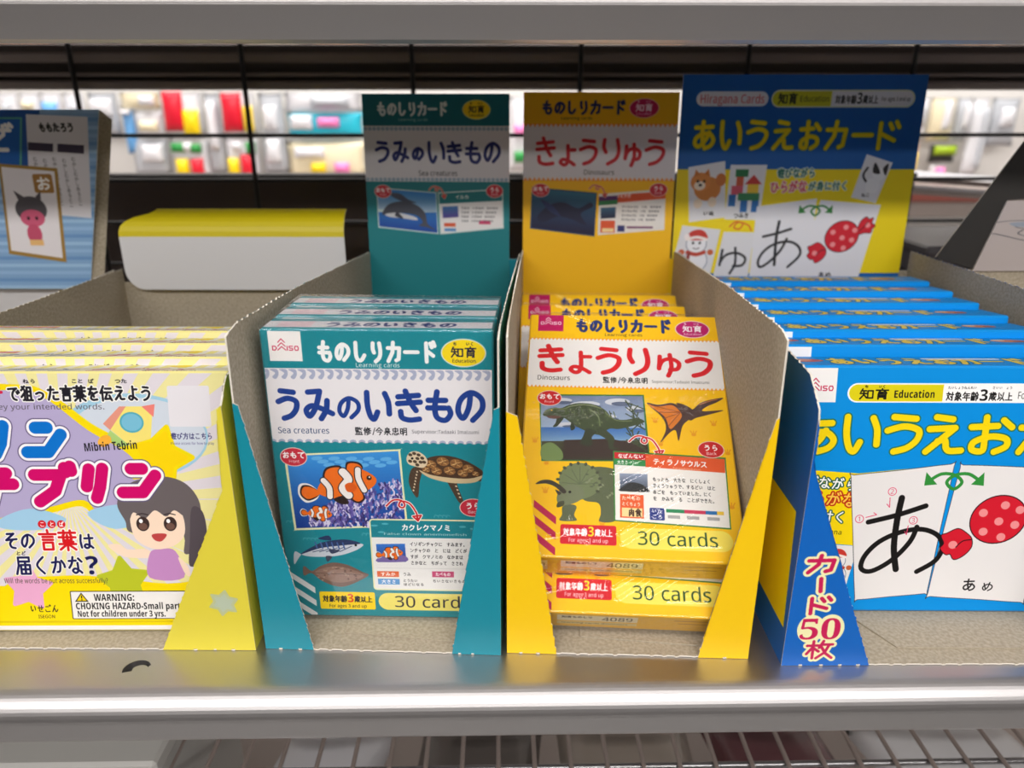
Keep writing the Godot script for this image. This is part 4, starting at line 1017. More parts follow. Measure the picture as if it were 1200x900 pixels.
	swing_arrow(p, 100, 88, 0.9, rgb(50, 130, 60))
	p.rect(0, 137, 166, 113, blue)
	return p.tex()

func card_game_header() -> ImageTexture:
	var p := Print.new(172, 122, 5, rgb(132, 172, 214))
	for i in 24:
		p.rect(0, i * 5.2, 172, 2.4, [rgb(150, 188, 226), rgb(108, 152, 204), rgb(160, 198, 232)][i % 3])
	p.poly([Vector2(0, 0), Vector2(132, 0), Vector2(120, 40), Vector2(0, 40)], rgb(20, 84, 164))
	p.poly([Vector2(80, 5), Vector2(119, 5), Vector2(112, 40), Vector2(80, 40)], rgb(90, 170, 140))
	p.poly([Vector2(80, 6), Vector2(117.6, 6), Vector2(110.6, 40), Vector2(80, 40)], rgb(12, 96, 182))
	p.glyph("ザ", 92, 8, 112, 21, 2.6, Color.WHITE)
	p.line("88,26 105,26", 2.8, Color.WHITE)
	p.poly([Vector2(122, 3), Vector2(163.5, 4.6), Vector2(155, 72), Vector2(113, 68)], rgb(226, 224, 230))
	p.kana("ももたろう", 129, 8.4, 153, 14.4, 1.1, rgb(30, 30, 30))
	p.poly([Vector2(120, 21), Vector2(137, 22), Vector2(136, 27.4), Vector2(119, 26.4)], rgb(60, 52, 74))
	p.poly([Vector2(140, 22), Vector2(158, 23), Vector2(157, 28.6), Vector2(139, 27.4)], rgb(60, 52, 74))
	for i in 5:
		p.kana_down("むかしむかしあるとこ", 121 + i * 7.0 - 0.4 * i, 30.6 + (i % 2), 3.3, 0.3, rgb(96, 94, 100))
	p.poly([Vector2(97, 35), Vector2(137, 38.2), Vector2(132, 103), Vector2(92, 97)], rgb(160, 124, 50))
	p.poly([Vector2(98.4, 37.2), Vector2(134.6, 40.2), Vector2(129.8, 100), Vector2(94, 94.6)], rgb(234, 230, 234))
	p.rrect(118.6, 42, 13.6, 12.8, 1.6, rgb(166, 120, 56))
	p.glyph("お", 121, 43.8, 130, 52.8, 1.4, Color.WHITE)
	p.ell(113.6, 66, 11, 9, rgb(78, 74, 80))
	p.ell(113.6, 72, 8.6, 6, rgb(210, 92, 126))
	p.ell(113, 83, 5.2, 7, rgb(200, 80, 112))
	p.rect(108.6, 87, 9.6, 4, rgb(236, 190, 120))
	p.ell(110.6, 72, 1, 1.2, Color.BLACK)
	p.ell(116.4, 72, 1, 1.2, Color.BLACK)
	p.poly([Vector2(106, 60), Vector2(103.6, 53), Vector2(110, 57.4)], rgb(80, 74, 80))
	p.poly([Vector2(118, 57.4), Vector2(122.4, 53.6), Vector2(121.6, 60.4)], rgb(80, 74, 80))
	return p.tex()

func sketch_header() -> ImageTexture:
	var p := Print.new(120, 160, 4, rgb(196, 186, 184))
	var ink := rgb(70, 74, 84)
	p.line("2,60 20,53 40,54 60,50 90,52", 1.1, ink)
	p.line("4,78 14,83 30,94 50,98 80,96", 1.3, ink)
	p.line("22,66 30,70 42,67 46,72 56,70", 1.0, ink)
	p.shape("18,58 34,55 48,57 38,64 24,66", rgb(160, 170, 186))
	p.line("28,72 25,80 33,86 40,81 34,76", 1.0, ink)
	p.line("42,70 48,80 44,90", 0.9, ink)
	return p.tex()

# ---------------------------------------------------------------- materials
func mat(c: Color, rough := 0.6, metal := 0.0, tex: Texture2D = null) -> StandardMaterial3D:
	var m := StandardMaterial3D.new()
	m.albedo_color = c
	m.roughness = rough
	m.metallic = metal
	if tex:
		m.albedo_texture = tex
		m.albedo_color = Color.WHITE
	return m

func printed(t: Texture2D) -> StandardMaterial3D:
	var m := mat(Color.WHITE, 0.42, 0.0, t)
	m.metallic_specular = 0.36
	return m

func fine_noise(freq: float, seed_n: int, lo: Color, hi: Color) -> NoiseTexture2D:
	var n := FastNoiseLite.new()
	n.seed = seed_n
	n.frequency = freq
	n.fractal_octaves = 4
	var t := NoiseTexture2D.new()
	t.width = 256
	t.height = 256
	t.seamless = true
	t.noise = n
	var g := Gradient.new()
	g.set_color(0, lo)
	g.set_color(1, hi)
	t.color_ramp = g
	return t

func grained(m: StandardMaterial3D, tex: Texture2D, per_metre: float) -> StandardMaterial3D:
	m.albedo_texture = tex
	m.uv1_triplanar = true
	m.uv1_scale = Vector3.ONE * per_metre
	return m

# ---------------------------------------------------------------- nodes
var used := {}
func numbered(called: String) -> String:
	used[called] = used.get(called, -1) + 1
	return called if used[called] == 0 else "%s_%03d" % [called, used[called]]

func describe(o: Node3D, label: String, category: String, group := "") -> Node3D:
	o.set_meta("label", label)
	o.set_meta("category", category)
	if group:
		o.set_meta("group", group)
	return o

func thing(called: String, label: String, category: String, at := Vector3.ZERO, turned := Vector3.ZERO, group := "") -> Node3D:
	var o := Node3D.new()
	o.name = numbered(called)
	add_child(o)
	o.position = at
	o.rotation = turned
	return describe(o, label, category, group)

func part(called: String, mesh: Mesh, parent: Node, at := Vector3.ZERO, turned := Vector3.ZERO, m: Material = null) -> MeshInstance3D:
	var o := MeshInstance3D.new()
	o.name = called if parent != self else numbered(called)
	o.mesh = mesh
	o.position = at
	o.rotation = turned
	if m:
		o.material_override = m
	parent.add_child(o, true)
	return o

func structure(o: Node3D) -> Node3D:
	o.set_meta("kind", "structure")
	return o

func solid(called: String, size: Vector3, centre: Vector3, m: Material, parent: Node) -> MeshInstance3D:
	return part(called, block(size, minf(0.002, minf(size.x, minf(size.y, size.z)) * 0.2), m), parent, centre)

# ---------------------------------------------------------------- meshes
func face(st: SurfaceTool, a: Vector3, b: Vector3, c: Vector3, d: Vector3, n: Vector3, ua := Vector2.ZERO, ub := Vector2.ZERO, uc := Vector2.ZERO, ud := Vector2.ZERO) -> void:
	var v := [[a, ua], [b, ub], [c, uc], [d, ud]]
	var order := [0, 1, 2, 0, 2, 3] if (b - a).cross(c - a).dot(n) < 0.0 else [0, 2, 1, 0, 3, 2]
	for i in order:
		st.set_normal(n)
		st.set_uv(v[i][1])
		st.add_vertex(v[i][0])

func tri(st: SurfaceTool, a: Vector3, b: Vector3, c: Vector3, n: Vector3) -> void:
	var v := [a, b, c] if (b - a).cross(c - a).dot(n) < 0.0 else [a, c, b]
	for p in v:
		st.set_normal(n)
		st.set_uv(Vector2.ZERO)
		st.add_vertex(p)

func begin() -> SurfaceTool:
	var st := SurfaceTool.new()
	st.begin(Mesh.PRIMITIVE_TRIANGLES)
	return st

# a carton with chamfered edges: x centred, y from 0 to h, front face at z = 0; the sides named in mats carry their own print
func carton(w: float, h: float, t: float, b: float, mats: Dictionary) -> ArrayMesh:
	var lo := Vector3(-w / 2, 0, -t)
	var hi := Vector3(w / 2, h, 0)
	var tools := {}
	for k in mats:
		tools[k] = begin()
	var rest: SurfaceTool = tools.side
	var dirs := {"front": [2, 1], "back": [2, -1], "top": [1, 1], "base": [1, -1], "right": [0, 1], "left": [0, -1]}
	for k in dirs:
		var ax: int = dirs[k][0]
		var sg: int = dirs[k][1]
		var n := Vector3.ZERO
		n[ax] = sg
		var u: int = 0 if ax != 0 else 2
		var v: int = 1 if ax != 1 else 2
		var q := []
		for s in [[0, 0], [1, 0], [1, 1], [0, 1]]:
			var p := Vector3.ZERO
			p[ax] = hi[ax] if sg > 0 else lo[ax]
			p[u] = hi[u] - b if s[0] else lo[u] + b
			p[v] = hi[v] - b if s[1] else lo[v] + b
			q.append(p)
		var uv := []
		for p in q:
			var x: float = (p.x - lo.x) / w
			if k == "front":
				uv.append(Vector2(x, 1.0 - (p.y - lo.y) / h))
			elif k == "top":
				uv.append(Vector2(x, (p.z - lo.z) / t))
			elif k == "base":
				uv.append(Vector2(x, 1.0 - (p.z - lo.z) / t))
			else:
				uv.append(Vector2.ZERO)
		face(tools.get(k, rest), q[0], q[1], q[2], q[3], n, uv[0], uv[1], uv[2], uv[3])
	for ax in 3:
		var u := (ax + 1) % 3
		var v := (ax + 2) % 3
		for su in [-1, 1]:
			for sv in [-1, 1]:
				var q := []
				for s in [[0, 0], [1, 0], [1, 1], [0, 1]]:
					var p := Vector3.ZERO
					p[ax] = hi[ax] - b if s[0] else lo[ax] + b
					p[u] = (hi[u] if su > 0 else lo[u]) - su * (b if s[1] else 0.0)
					p[v] = (hi[v] if sv > 0 else lo[v]) - sv * (0.0 if s[1] else b)
					q.append(p)
				var n := Vector3.ZERO
				n[u] = su
				n[v] = sv
				face(rest, q[0], q[1], q[2], q[3], n.normalized())
	for sx in [-1, 1]:
		for sy in [-1, 1]:
			for sz in [-1, 1]:
				var c := Vector3(hi.x if sx > 0 else lo.x, hi.y if sy > 0 else lo.y, hi.z if sz > 0 else lo.z)
				var s := Vector3(sx, sy, sz) * b
				tri(rest, c - Vector3(0, s.y, s.z), c - Vector3(s.x, 0, s.z), c - Vector3(s.x, s.y, 0), Vector3(sx, sy, sz).normalized())
	var out := ArrayMesh.new()
	for k in tools:
		tools[k].set_material(mats[k])
		tools[k].commit(out)
	return out

func block(size: Vector3, b: float, m: Material) -> ArrayMesh:
	var c := carton(size.x, size.y, size.z, b, {"side": m})
	var st := begin()
	st.append_from(c, 0, Transform3D(Basis.IDENTITY, Vector3(0, -size.y / 2, size.z / 2)))
	st.set_material(m)
	return st.commit()

# a sheet of board cut to a polygon: front at z = 0, back at z = -th
func board(poly: PackedVector2Array, th: float, front: Material, back: Material, edge: Material) -> ArrayMesh:
	var lo := poly[0]
	var hi := poly[0]
	for p in poly:
		lo = lo.min(p)
		hi = hi.max(p)
	var size := hi - lo
	var a := begin()
	var b := begin()
	var idx := Geometry2D.triangulate_polygon(poly)
	for i in range(0, idx.size(), 3):
		var t := [poly[idx[i]], poly[idx[i + 1]], poly[idx[i + 2]]]
		var ccw: bool = (t[1] - t[0]).cross(t[2] - t[0]) > 0
		for j in [0, 2, 1] if ccw else [0, 1, 2]:
			a.set_normal(Vector3.BACK)
			a.set_uv(Vector2((t[j].x - lo.x) / size.x, 1.0 - (t[j].y - lo.y) / size.y))
			a.add_vertex(Vector3(t[j].x, t[j].y, 0))
		for j in [0, 1, 2] if ccw else [0, 2, 1]:
			b.set_normal(Vector3.FORWARD)
			b.set_uv(Vector2(1.0 - (t[j].x - lo.x) / size.x, 1.0 - (t[j].y - lo.y) / size.y))
			b.add_vertex(Vector3(t[j].x, t[j].y, -th))
	var e := begin()
	var turn_sign := -1.0 if Geometry2D.is_polygon_clockwise(poly) else 1.0
	for i in poly.size():
		var p := poly[i]
		var q := poly[(i + 1) % poly.size()]
		var d := (q - p).normalized()
		var n := Vector3(d.y, -d.x, 0) * turn_sign
		face(e, Vector3(p.x, p.y, 0), Vector3(q.x, q.y, 0), Vector3(q.x, q.y, -th), Vector3(p.x, p.y, -th), n)
	var out := ArrayMesh.new()
	for s in [[a, front], [b, back], [e, edge]]:
		s[0].set_material(s[1])
		s[0].commit(out)
	return out

# points along a torn, perforated edge from a (included) to b (left out)
func torn(a: Vector2, b: Vector2, rng: RandomNumberGenerator, pitch := 0.0045, depth := 0.0008) -> PackedVector2Array:
	var out := PackedVector2Array([a])
	var d := (b - a).normalized()
	var n := Vector2(-d.y, d.x)
	var s := pitch * rng.randf_range(0.4, 1.0)
	var length := a.distance_to(b)
	while s < length - pitch:
		var up := rng.randf_range(0.3, 1.0) * depth
		out.append(a + d * s)
		out.append(a + d * (s + pitch * 0.10) + n * up)
		out.append(a + d * (s + pitch * 0.28) + n * up * rng.randf_range(0.5, 1.1))
		out.append(a + d * (s + pitch * 0.38) + n * rng.randf_range(-0.2, 0.1) * depth)
		s += pitch * rng.randf_range(0.8, 1.5)
	return out

func cylinder(r: float, length: float, m: Material, sides := 10) -> CylinderMesh:
	var c := CylinderMesh.new()
	c.top_radius = r
	c.bottom_radius = r
	c.height = length
	c.radial_segments = sides
	c.rings = 1
	c.material = m
	return c

# a filled bag: flat sealed rim, round belly
func pillow(w: float, h: float, d: float, m: Material) -> ArrayMesh:
	var st := begin()
	st.set_smooth_group(0)
	var n := 10
	for side in [1.0, -1.0]:
		var at := func(i: int, j: int) -> Vector3:
			var u := 2.0 * i / n - 1.0
			var v := 2.0 * j / n - 1.0
			var b := pow(maxf(0.0, (1 - u * u) * (1 - v * v)), 0.45)
			var pinch := 1.0 - 0.05 * (1.0 - v * v)
			return Vector3(u * w / 2 * pinch, v * h / 2 * (1.0 - 0.03 * (1 - u * u)), side * d / 2 * b)
		for i in n:
			for j in n:
				var a: Vector3 = at.call(i, j)
				var b: Vector3 = at.call(i + 1, j)
				var c: Vector3 = at.call(i + 1, j + 1)
				var e: Vector3 = at.call(i, j + 1)
				for p in ([a, c, b, a, e, c] if side > 0 else [a, b, c, a, c, e]):
					st.set_uv(Vector2(p.x / w + 0.5, 0.5 - p.y / h))
					st.add_vertex(p)
	st.generate_normals()
	st.set_material(m)
	return st.commit()

# clear film shrunk over a carton: it runs over the top side, down the front and under the base; ridges are creases given in mm on the front face
func film(w: float, h: float, t: float, ridges: Array, m: Material, seed_n: int) -> ArrayMesh:
	var n := FastNoiseLite.new()
	n.seed = seed_n
	n.frequency = 0.09
	var gap := 0.0007
	var path := []
	var step := 0.0006
	var s := 0.0
	while s < t:
		path.append([Vector3(0, h + gap, -t + s), Vector3.UP, -1.0])
		s += step
	path.append([Vector3(0, h + gap * 0.7, gap * 0.7), Vector3(0, 1, 1).normalized(), -1.0])
	s = step
	while s < h:
		path.append([Vector3(0, h - s, gap), Vector3.BACK, s * 1000.0])
		s += step
	path.append([Vector3(0, -gap * 0.7, gap * 0.7), Vector3(0, -1, 1).normalized(), -1.0])
	s = step
	while s < t:
		path.append([Vector3(0, -gap, -s), Vector3.DOWN, -1.0])
		s += step
	var cols := int(w / step) + 1
	var st := begin()
	st.set_smooth_group(0)
	for j in path.size():
		var base: Vector3 = path[j][0]
		var out: Vector3 = path[j][1]
		var down: float = path[j][2]
		for i in cols:
			var x := w * 1000.0 * i / (cols - 1)
			var lift := 0.00012 * n.get_noise_2d(x * 1.3, j * 0.66) + 0.00016
			if down >= 0.0:
				var p := Vector2(x, down)
				for r in ridges:
					var q := Geometry2D.get_closest_point_to_segment(p, r[0], r[1])
					var d: float = p.distance_to(q) / r[2]
					if d < 3.0:
						lift += r[3] * exp(-d * d)
			else:
				lift += 0.0003 * absf(n.get_noise_2d(x * 2.4 + 90, j * 1.2 + 40))
			st.add_vertex(base + Vector3(-w / 2 + x * 0.001, 0, 0) + out * lift)
	for j in path.size() - 1:
		for i in cols - 1:
			var a := j * cols + i
			for v in [a, a + 1, a + cols, a + 1, a + cols + 1, a + cols]:
				st.add_index(v)
	st.generate_normals()
	st.set_material(m)
	return st.commit()

# ---------------------------------------------------------------- trays
var m_grey: StandardMaterial3D
var m_edge: StandardMaterial3D

# spec: outer, wall (distance from the front, height), left / right flap polygons (x from the near corner, y), header dictionary
func tray(called: String, label: String, at: Vector3, turned: float, w: float, depth: float, spec: Dictionary) -> Node3D:
	var rng := RandomNumberGenerator.new()
	rng.seed = spec.get("seed", 5)
	var t := thing(called, label, "tray", at, Vector3(0, turned, 0), "printed cardboard display trays on the shelf")
	var th := 0.0007
	var outer: Material = spec.outer
	# floor, torn along its front
	var f := torn(Vector2(0.001, 0), Vector2(w - 0.001, 0), rng, 0.0065, -0.0007)
	f.append_array(PackedVector2Array([Vector2(w - 0.001, 0), Vector2(w - 0.001, depth), Vector2(0.001, depth)]))
	part("floor_panel", board(f, th, m_grey, m_grey, m_edge), t, Vector3(0, th, 0), Vector3(-PI / 2, 0, 0))
	if spec.has("inlay"):
		part("folded_base_flap", board(spec.inlay, th, m_grey, m_grey, m_grey), t, Vector3(0, th * 2.2, 0), Vector3(-PI / 2, 0, 0))
	# side walls
	var prof: PackedVector2Array = spec.wall
	for s in 2:
		var pr := PackedVector2Array([Vector2(0, 0.0)])
		pr.append_array(PackedVector2Array([Vector2(0, spec.tip)]))
		for i in prof.size() - 1:
			pr.append_array(torn(prof[i], prof[i + 1], rng))
		pr.append(prof[prof.size() - 1])
		pr.append(Vector2(depth, 0))
		var m := board(pr, th, m_grey, spec.get("side", outer), m_edge) if s == 0 else board(pr, th, outer, m_grey, m_edge)
		part("side_panel", m, t, Vector3(th if s == 0 else w, 0, 0), Vector3(0, PI / 2, 0))
	# front flaps
	for s in 2:
		var src: PackedVector2Array = spec.get("flap_left" if s == 0 else "flap_right", PackedVector2Array())
		if src.is_empty():
			continue
		var p := PackedVector2Array()
		for i in src.size():
			var a := src[i]
			var b := src[(i + 1) % src.size()]
			if i >= 1 and i < src.size() - 1:
				p.append_array(torn(a, b, rng, 0.005, -0.0005))
			else:
				p.append(a)
		if s == 1:
			for i in p.size():
				p[i].x = w - p[i].x
		part("front_flap", board(p, th, spec.get("flap_print", outer), m_grey, m_edge), t, Vector3(0, 0, 0.0003))
	# back wall, and the header standing up from it
	var bh: float = spec.get("back", 0.12)
	part("back_panel", board(PackedVector2Array([Vector2(0, 0), Vector2(w, 0), Vector2(w, bh), Vector2(0, bh)]), th, spec.get("inside", m_grey), outer, m_edge), t, Vector3(0, 0, -depth + 0.0008))
	if spec.has("header"):
		var h: Dictionary = spec.header
		var o := PackedVector2Array([Vector2(0, 0), Vector2(h.w, 0), Vector2(h.w, h.h), Vector2(0, h.h)])
		part("header_board", board(o, th, h.m, m_grey, m_edge), t, Vector3(h.x, 0.0008, -depth + h.get("z", 0.004)), Vector3(-h.lean, h.get("turn", 0.0), 0))
	return t

# the yellow upper end of the folded header, rolling away backwards
func bent_strip(front: Material, back: Material) -> ArrayMesh:
	var st := [begin(), begin()]
	var y := 0.0
	var z := 0.0
	for i in 7:
		var a := 0.12 + i * 0.2
		var d := Vector3(0, cos(a), -sin(a)) * 0.0036
		var n := Vector3(0, sin(a), cos(a))
		var l0 := 0.007 + 0.00016 * i * i * i
		var l1 := 0.007 + 0.00016 * pow(i + 1.0, 3.0)
		var p := [Vector3(minf(l0, 0.03), y, z), Vector3(0.166, y, z), Vector3(0.166, y, z) + d, Vector3(minf(l1, 0.03), y, z) + d]
		face(st[0], p[0], p[1], p[2], p[3], n)
		var b := n * -0.0008
		face(st[1], p[0] + b, p[1] + b, p[2] + b, p[3] + b, -n)
		y += d.y
		z += d.z
	var out := ArrayMesh.new()
	for i in 2:
		st[i].set_material([front, back][i])
		st[i].commit(out)
	return out

func pack(called: String, label: String, category: String, group: String, mesh: Mesh, wrap: Mesh, at: Vector3, lean: float, turned: float, roll := 0.0) -> Node3D:
	var t := thing(called, label, category, at, Vector3(-lean, turned, roll), group)
	part("carton", mesh, t)
	if wrap:
		part("shrink_film", wrap, t)
	return t

func rod(called: String, a: Vector3, b: Vector3, r: float, m: Material, parent: Node) -> MeshInstance3D:
	var o := part(called, cylinder(r, a.distance_to(b), m), parent, (a + b) / 2)
	var y := (b - a).normalized()
	var x := y.cross(Vector3(0.13, 0.31, 0.94)).normalized()
	o.basis = Basis(x, y, x.cross(y))
	return o

func lit_panel(at: Vector3, size: Vector2, energy: float, glow: float, label: String) -> void:
	var t := thing("ceiling_light", label, "light", at, Vector3.ZERO, "ceiling light panels")
	var white := mat(rgb(235, 235, 235), 0.5)
	solid("housing", Vector3(size.x + 0.06, 0.04, size.y + 0.06), Vector3(0, 0.03, 0), white, t)
	var g := StandardMaterial3D.new()
	g.albedo_color = Color.WHITE
	g.emission_enabled = true
	g.emission = Color(1.0, 0.98, 0.965)
	g.emission_energy_multiplier = glow
	solid("diffuser", Vector3(size.x, 0.012, size.y), Vector3(0, 0.004, 0), g, t)
	var l := AreaLight3D.new()
	l.name = "panel_light"
	l.area_size = size
	l.light_color = Color(1.0, 0.98, 0.965)
	l.light_energy = energy
	l.area_range = 12.0
	l.area_attenuation = 2.0
	l.shadow_enabled = true
	l.position = Vector3(0, -0.012, 0)
	l.rotation = Vector3(-PI / 2, 0, 0)
	t.add_child(l)

func hanging_bag(label: String, x0: float, y0: float, x1: float, y1: float, z: float, m: Material, extras: Array) -> void:
	var w := absf(x1 - x0)
	var h := absf(y1 - y0)
	var t := thing("hanging_packet", label, "packet", Vector3((x0 + x1) / 2, minf(y0, y1), z), Vector3.ZERO, "packets hanging across the next aisle")
	part("bag", pillow(w, h, 0.02, m), t, Vector3(0, h / 2, 0))
	for e in extras:
		part(e[0], pillow(e[3] * w, e[4] * h, 0.02, e[5]), t, Vector3(e[1] * w, h / 2 + e[2] * h, 0.012))

func _ready() -> void:
	# ------------------------------------------------------------ camera, light, exposure
	var cam := Camera3D.new()
	cam.name = "camera"
	cam.position = Vector3(0, 0.24, 0)
	cam.rotation = Vector3(deg_to_rad(-20.6), deg_to_rad(-1.0), 0)
	cam.near = 0.02
	cam.far = 60.0
	var lens := CameraAttributesPhysical.new()
	lens.frustum_focal_length = 24.0
	lens.frustum_focus_distance = 0.365
	lens.exposure_aperture = 6.6
	lens.frustum_near = 0.02
	lens.frustum_far = 60.0
	cam.attributes = lens
	cam.fov = rad_to_deg(2.0 * atan(450.0 / 900.0))
	add_child(cam)
	cam.current = true
	var env := Environment.new()
	env.background_mode = Environment.BG_COLOR
	env.background_color = Color(0.03, 0.03, 0.03)
	env.tonemap_mode = Environment.TONE_MAPPER_LINEAR
	env.tonemap_exposure = 0.58
	env.sdfgi_enabled = true
	env.ssao_enabled = true
	env.ssil_enabled = true
	var we := WorldEnvironment.new()
	we.name = "world"
	we.environment = env
	add_child(we)
	lit_panel(Vector3(-0.2, 1.66, 0.95), Vector2(3.6, 0.4), 5.0, 2.0, "long white ceiling light panel above the shopping aisle")
	lit_panel(Vector3(0.0, 1.66, 2.3), Vector2(3.6, 0.4), 20.0, 2.0, "long white ceiling light panel one row behind the shopping aisle")
	lit_panel(Vector3(0.0, 1.66, 4.2), Vector2(3.6, 0.4), 14.0, 2.0, "long white ceiling light panel by the front wall of the shop")
	lit_panel(Vector3(0.1, 1.66, -1.15), Vector2(3.2, 0.4), 12.0, 2.0, "long white ceiling light panel over the aisle behind the shelf")

	# ------------------------------------------------------------ shop room
	var white_wall := mat(rgb(214, 212, 210), 0.8)
	var goods_wall := mat(rgb(96, 88, 84), 0.8)
	structure(solid("floor", Vector3(7, 0.1, 7.2), Vector3(0, -1.15, 1.75), mat(rgb(188, 187, 185), 0.35), self))
	structure(solid("ceiling", Vector3(7, 0.1, 7.2), Vector3(0, 1.77, 1.75), white_wall, self))
	structure(solid("wall_left", Vector3(0.1, 2.82, 7.2), Vector3(-3.5, 0.31, 1.75), white_wall, self))
	structure(solid("wall_right", Vector3(0.1, 2.82, 7.2), Vector3(3.5, 0.31, 1.75), white_wall, self))
	structure(solid("wall_back", Vector3(7, 2.82, 0.1), Vector3(0, 0.31, -1.76), white_wall, self))
	structure(solid("wall_front", Vector3(7, 2.82, 0.1), Vector3(0, 0.31, 5.3), goods_wall, self))

	# unseen shelving added across the aisle to give the metal lips a dark reflection
	var across := thing("added_shelving", "tall brown shelving, unseen, added across the aisle for the metal lips to mirror", "shelving", Vector3(0, -1.1, 1.3))
	var brown := mat(rgb(74, 65, 61), 0.7)
	solid("back_board", Vector3(5.0, 1.85, 0.03), Vector3(0, 0.925, 0.3), brown, across)
	for i in 6:
		solid("shelf_board", Vector3(5.0, 0.03, 0.3), Vector3(0, 0.1 + i * 0.34, 0.14), brown, across)
	for i in 6:
		solid("upright", Vector3(0.04, 1.85, 0.3), Vector3(-2.48 + i * 0.992, 0.925, 0.14), brown, across)

	# ------------------------------------------------------------ shelves
	var silver := mat(rgb(208, 206, 207), 0.4, 0.97)
	var spark := fine_noise(0.35, 3, Color(0.86, 0.86, 0.86), Color(1, 1, 1))
	grained(silver, spark, 55.0)
	var dark_metal := mat(rgb(146, 134, 128), 0.5, 0.1)
	var black_wire := mat(rgb(34, 32, 32), 0.45, 0.3)

	var shelf := CSGCombiner3D.new()
	shelf.name = "metal_shelf"
	describe(shelf, "silver painted metal shelf with a rounded front lip carrying the card trays", "shelf")
	add_child(shelf)
	var prof := PackedVector2Array([Vector2(0.75, -0.003), Vector2(0.75, 0)])
	for i in 13:
		var a := PI / 2 - i * PI / 24
		prof.append(Vector2(0.269 - cos(a) * 0.0105, -0.0115 + sin(a) * 0.0115))
	for i in 5:
		var a := -i * PI / 8
		prof.append(Vector2(0.2625 - cos(a) * 0.004, -0.0185 + sin(a) * 0.004))
	prof.append_array(PackedVector2Array([Vector2(0.285, -0.0225), Vector2(0.285, -0.0195), Vector2(0.272, -0.0195), Vector2(0.272, -0.003)]))
	var sheet := CSGPolygon3D.new()
	sheet.name = "sheet"
	sheet.polygon = prof
	sheet.depth = 2.4
	sheet.rotation = Vector3(0, PI / 2, 0)
	sheet.position = Vector3(1.2, 0, 0)
	sheet.smooth_faces = false
	sheet.material = silver
	shelf.add_child(sheet)
	var slot_block := CSGBox3D.new()  # added block under the sheet, closing the slot below so it looks dark
	slot_block.name = "added_slot_block"
	slot_block.size = Vector3(2.4, 0.017, 0.03)
	slot_block.position = Vector3(0, -0.011, -0.288)
	slot_block.material = silver
	shelf.add_child(slot_block)
	# crescent punched through the sheet
	var moon := CSGPolygon3D.new()
	moon.name = "punched_slot"
	var mp := PackedVector2Array()
	for i in 13:
		mp.append(Vector2(cos(PI * 1.15 - i * PI / 12) * 0.0060, sin(PI * 1.15 - i * PI / 12) * 0.0056))
	for i in 11:
		var a := PI * 1.15 - (10 - i) * PI / 10
		mp.append(Vector2(cos(a) * 0.0034 + 0.0016, sin(a) * 0.0026 - 0.0002))
	moon.polygon = mp
	moon.depth = 0.026
	moon.operation = CSGShape3D.OPERATION_SUBTRACTION
	moon.rotation = Vector3(-PI / 2, 0, 0)
	moon.position = Vector3(-0.163, 0.01, -0.2795)
	moon.material = silver
	shelf.add_child(moon)

	var over := CSGPolygon3D.new()
	over.name = "metal_shelf_001"
	used["metal_shelf"] = 1
	describe(over, "metal shelf overhead with a plain front lip, above the header boards", "shelf")
	over.polygon = PackedVector2Array([Vector2(0.76, 0.293), Vector2(0.366, 0.293), Vector2(0.366, 0.279), Vector2(0.3585, 0.2767), Vector2(0.3575, 0.2755), Vector2(0.3622, 0.2624), Vector2(0.3638, 0.2612), Vector2(0.370, 0.2612), Vector2(0.370, 0.2635), Vector2(0.370, 0.290), Vector2(0.76, 0.290)])  # lip face leans in towards its bottom, shaped to mirror darker things
	over.depth = 2.4
	over.rotation = Vector3(0, PI / 2, 0)
	over.position = Vector3(1.2, 0, 0)
	over.material = silver
	add_child(over)

	# rails and wires of the open back
	var back := thing("wire_grid", "dark open wire grid with rails closing the back of the shelf", "wire grid", Vector3(0, 0, -0.75))
	solid("rail_backing", Vector3(2.3, 0.0385, 0.004), Vector3(0, 0.26375, -0.01), mat(rgb(92, 82, 78), 0.6), back)
	for q in [[0.2715, 0.0085], [0.2575, 0.003], [0.2485, 0.0075]]:
		solid("rail", Vector3(2.3, q[1], 0.012), Vector3(0, q[0], 0), dark_metal, back)
	for i in 14:
		var x := -0.3749 + 0.1496 * (i - 4)
		rod("upright_wire", Vector3(x, 0.0, 0.012), Vector3(x, 0.289, 0.012), 0.0022, black_wire, back)
	for y in [0.2056, 0.166, 0.127, 0.088]:
		rod("cross_wire", Vector3(-1.15, y, 0.008), Vector3(1.15, y, 0.008), 0.0018, black_wire, back)
	var dark_board := thing("back_board", "dark brown board behind the lower part of the wire grid", "board", Vector3(0, -0.02, -0.775))
	solid("panel", Vector3(1.56, 0.186, 0.012), Vector3(-0.37, 0.093, 0), mat(rgb(74, 60, 55), 0.6), dark_board)
	solid("top_strip", Vector3(1.56, 0.004, 0.016), Vector3(-0.37, 0.187, 0), mat(rgb(30, 26, 26), 0.5), dark_board)

	# ------------------------------------------------------------ trays
	m_grey = mat(rgb(198, 192, 180), 0.85)
	grained(m_grey, fine_noise(0.12, 11, rgb(206, 198, 184), rgb(255, 250, 240)), 14.0)
	m_edge = mat(rgb(232, 226, 214), 0.9)
	var teal_board := mat(rgb(14, 140, 160), 0.4)
	var gold_board := mat(rgb(252, 206, 4), 0.4)
	var pale_board := mat(rgb(228, 214, 64), 0.4)
	var blue_board := mat(rgb(0, 102, 196), 0.4)
	var narrow := PackedVector2Array([Vector2(0, 0), Vector2(0.0224, 0), Vector2(0.0022, 0.1215), Vector2(0, 0.1226)])
	var lay := PackedVector2Array([Vector2(0.034, 0.011), Vector2(0.034, 0.08), Vector2(0.107, 0.08), Vector2(0.107, 0.005)])
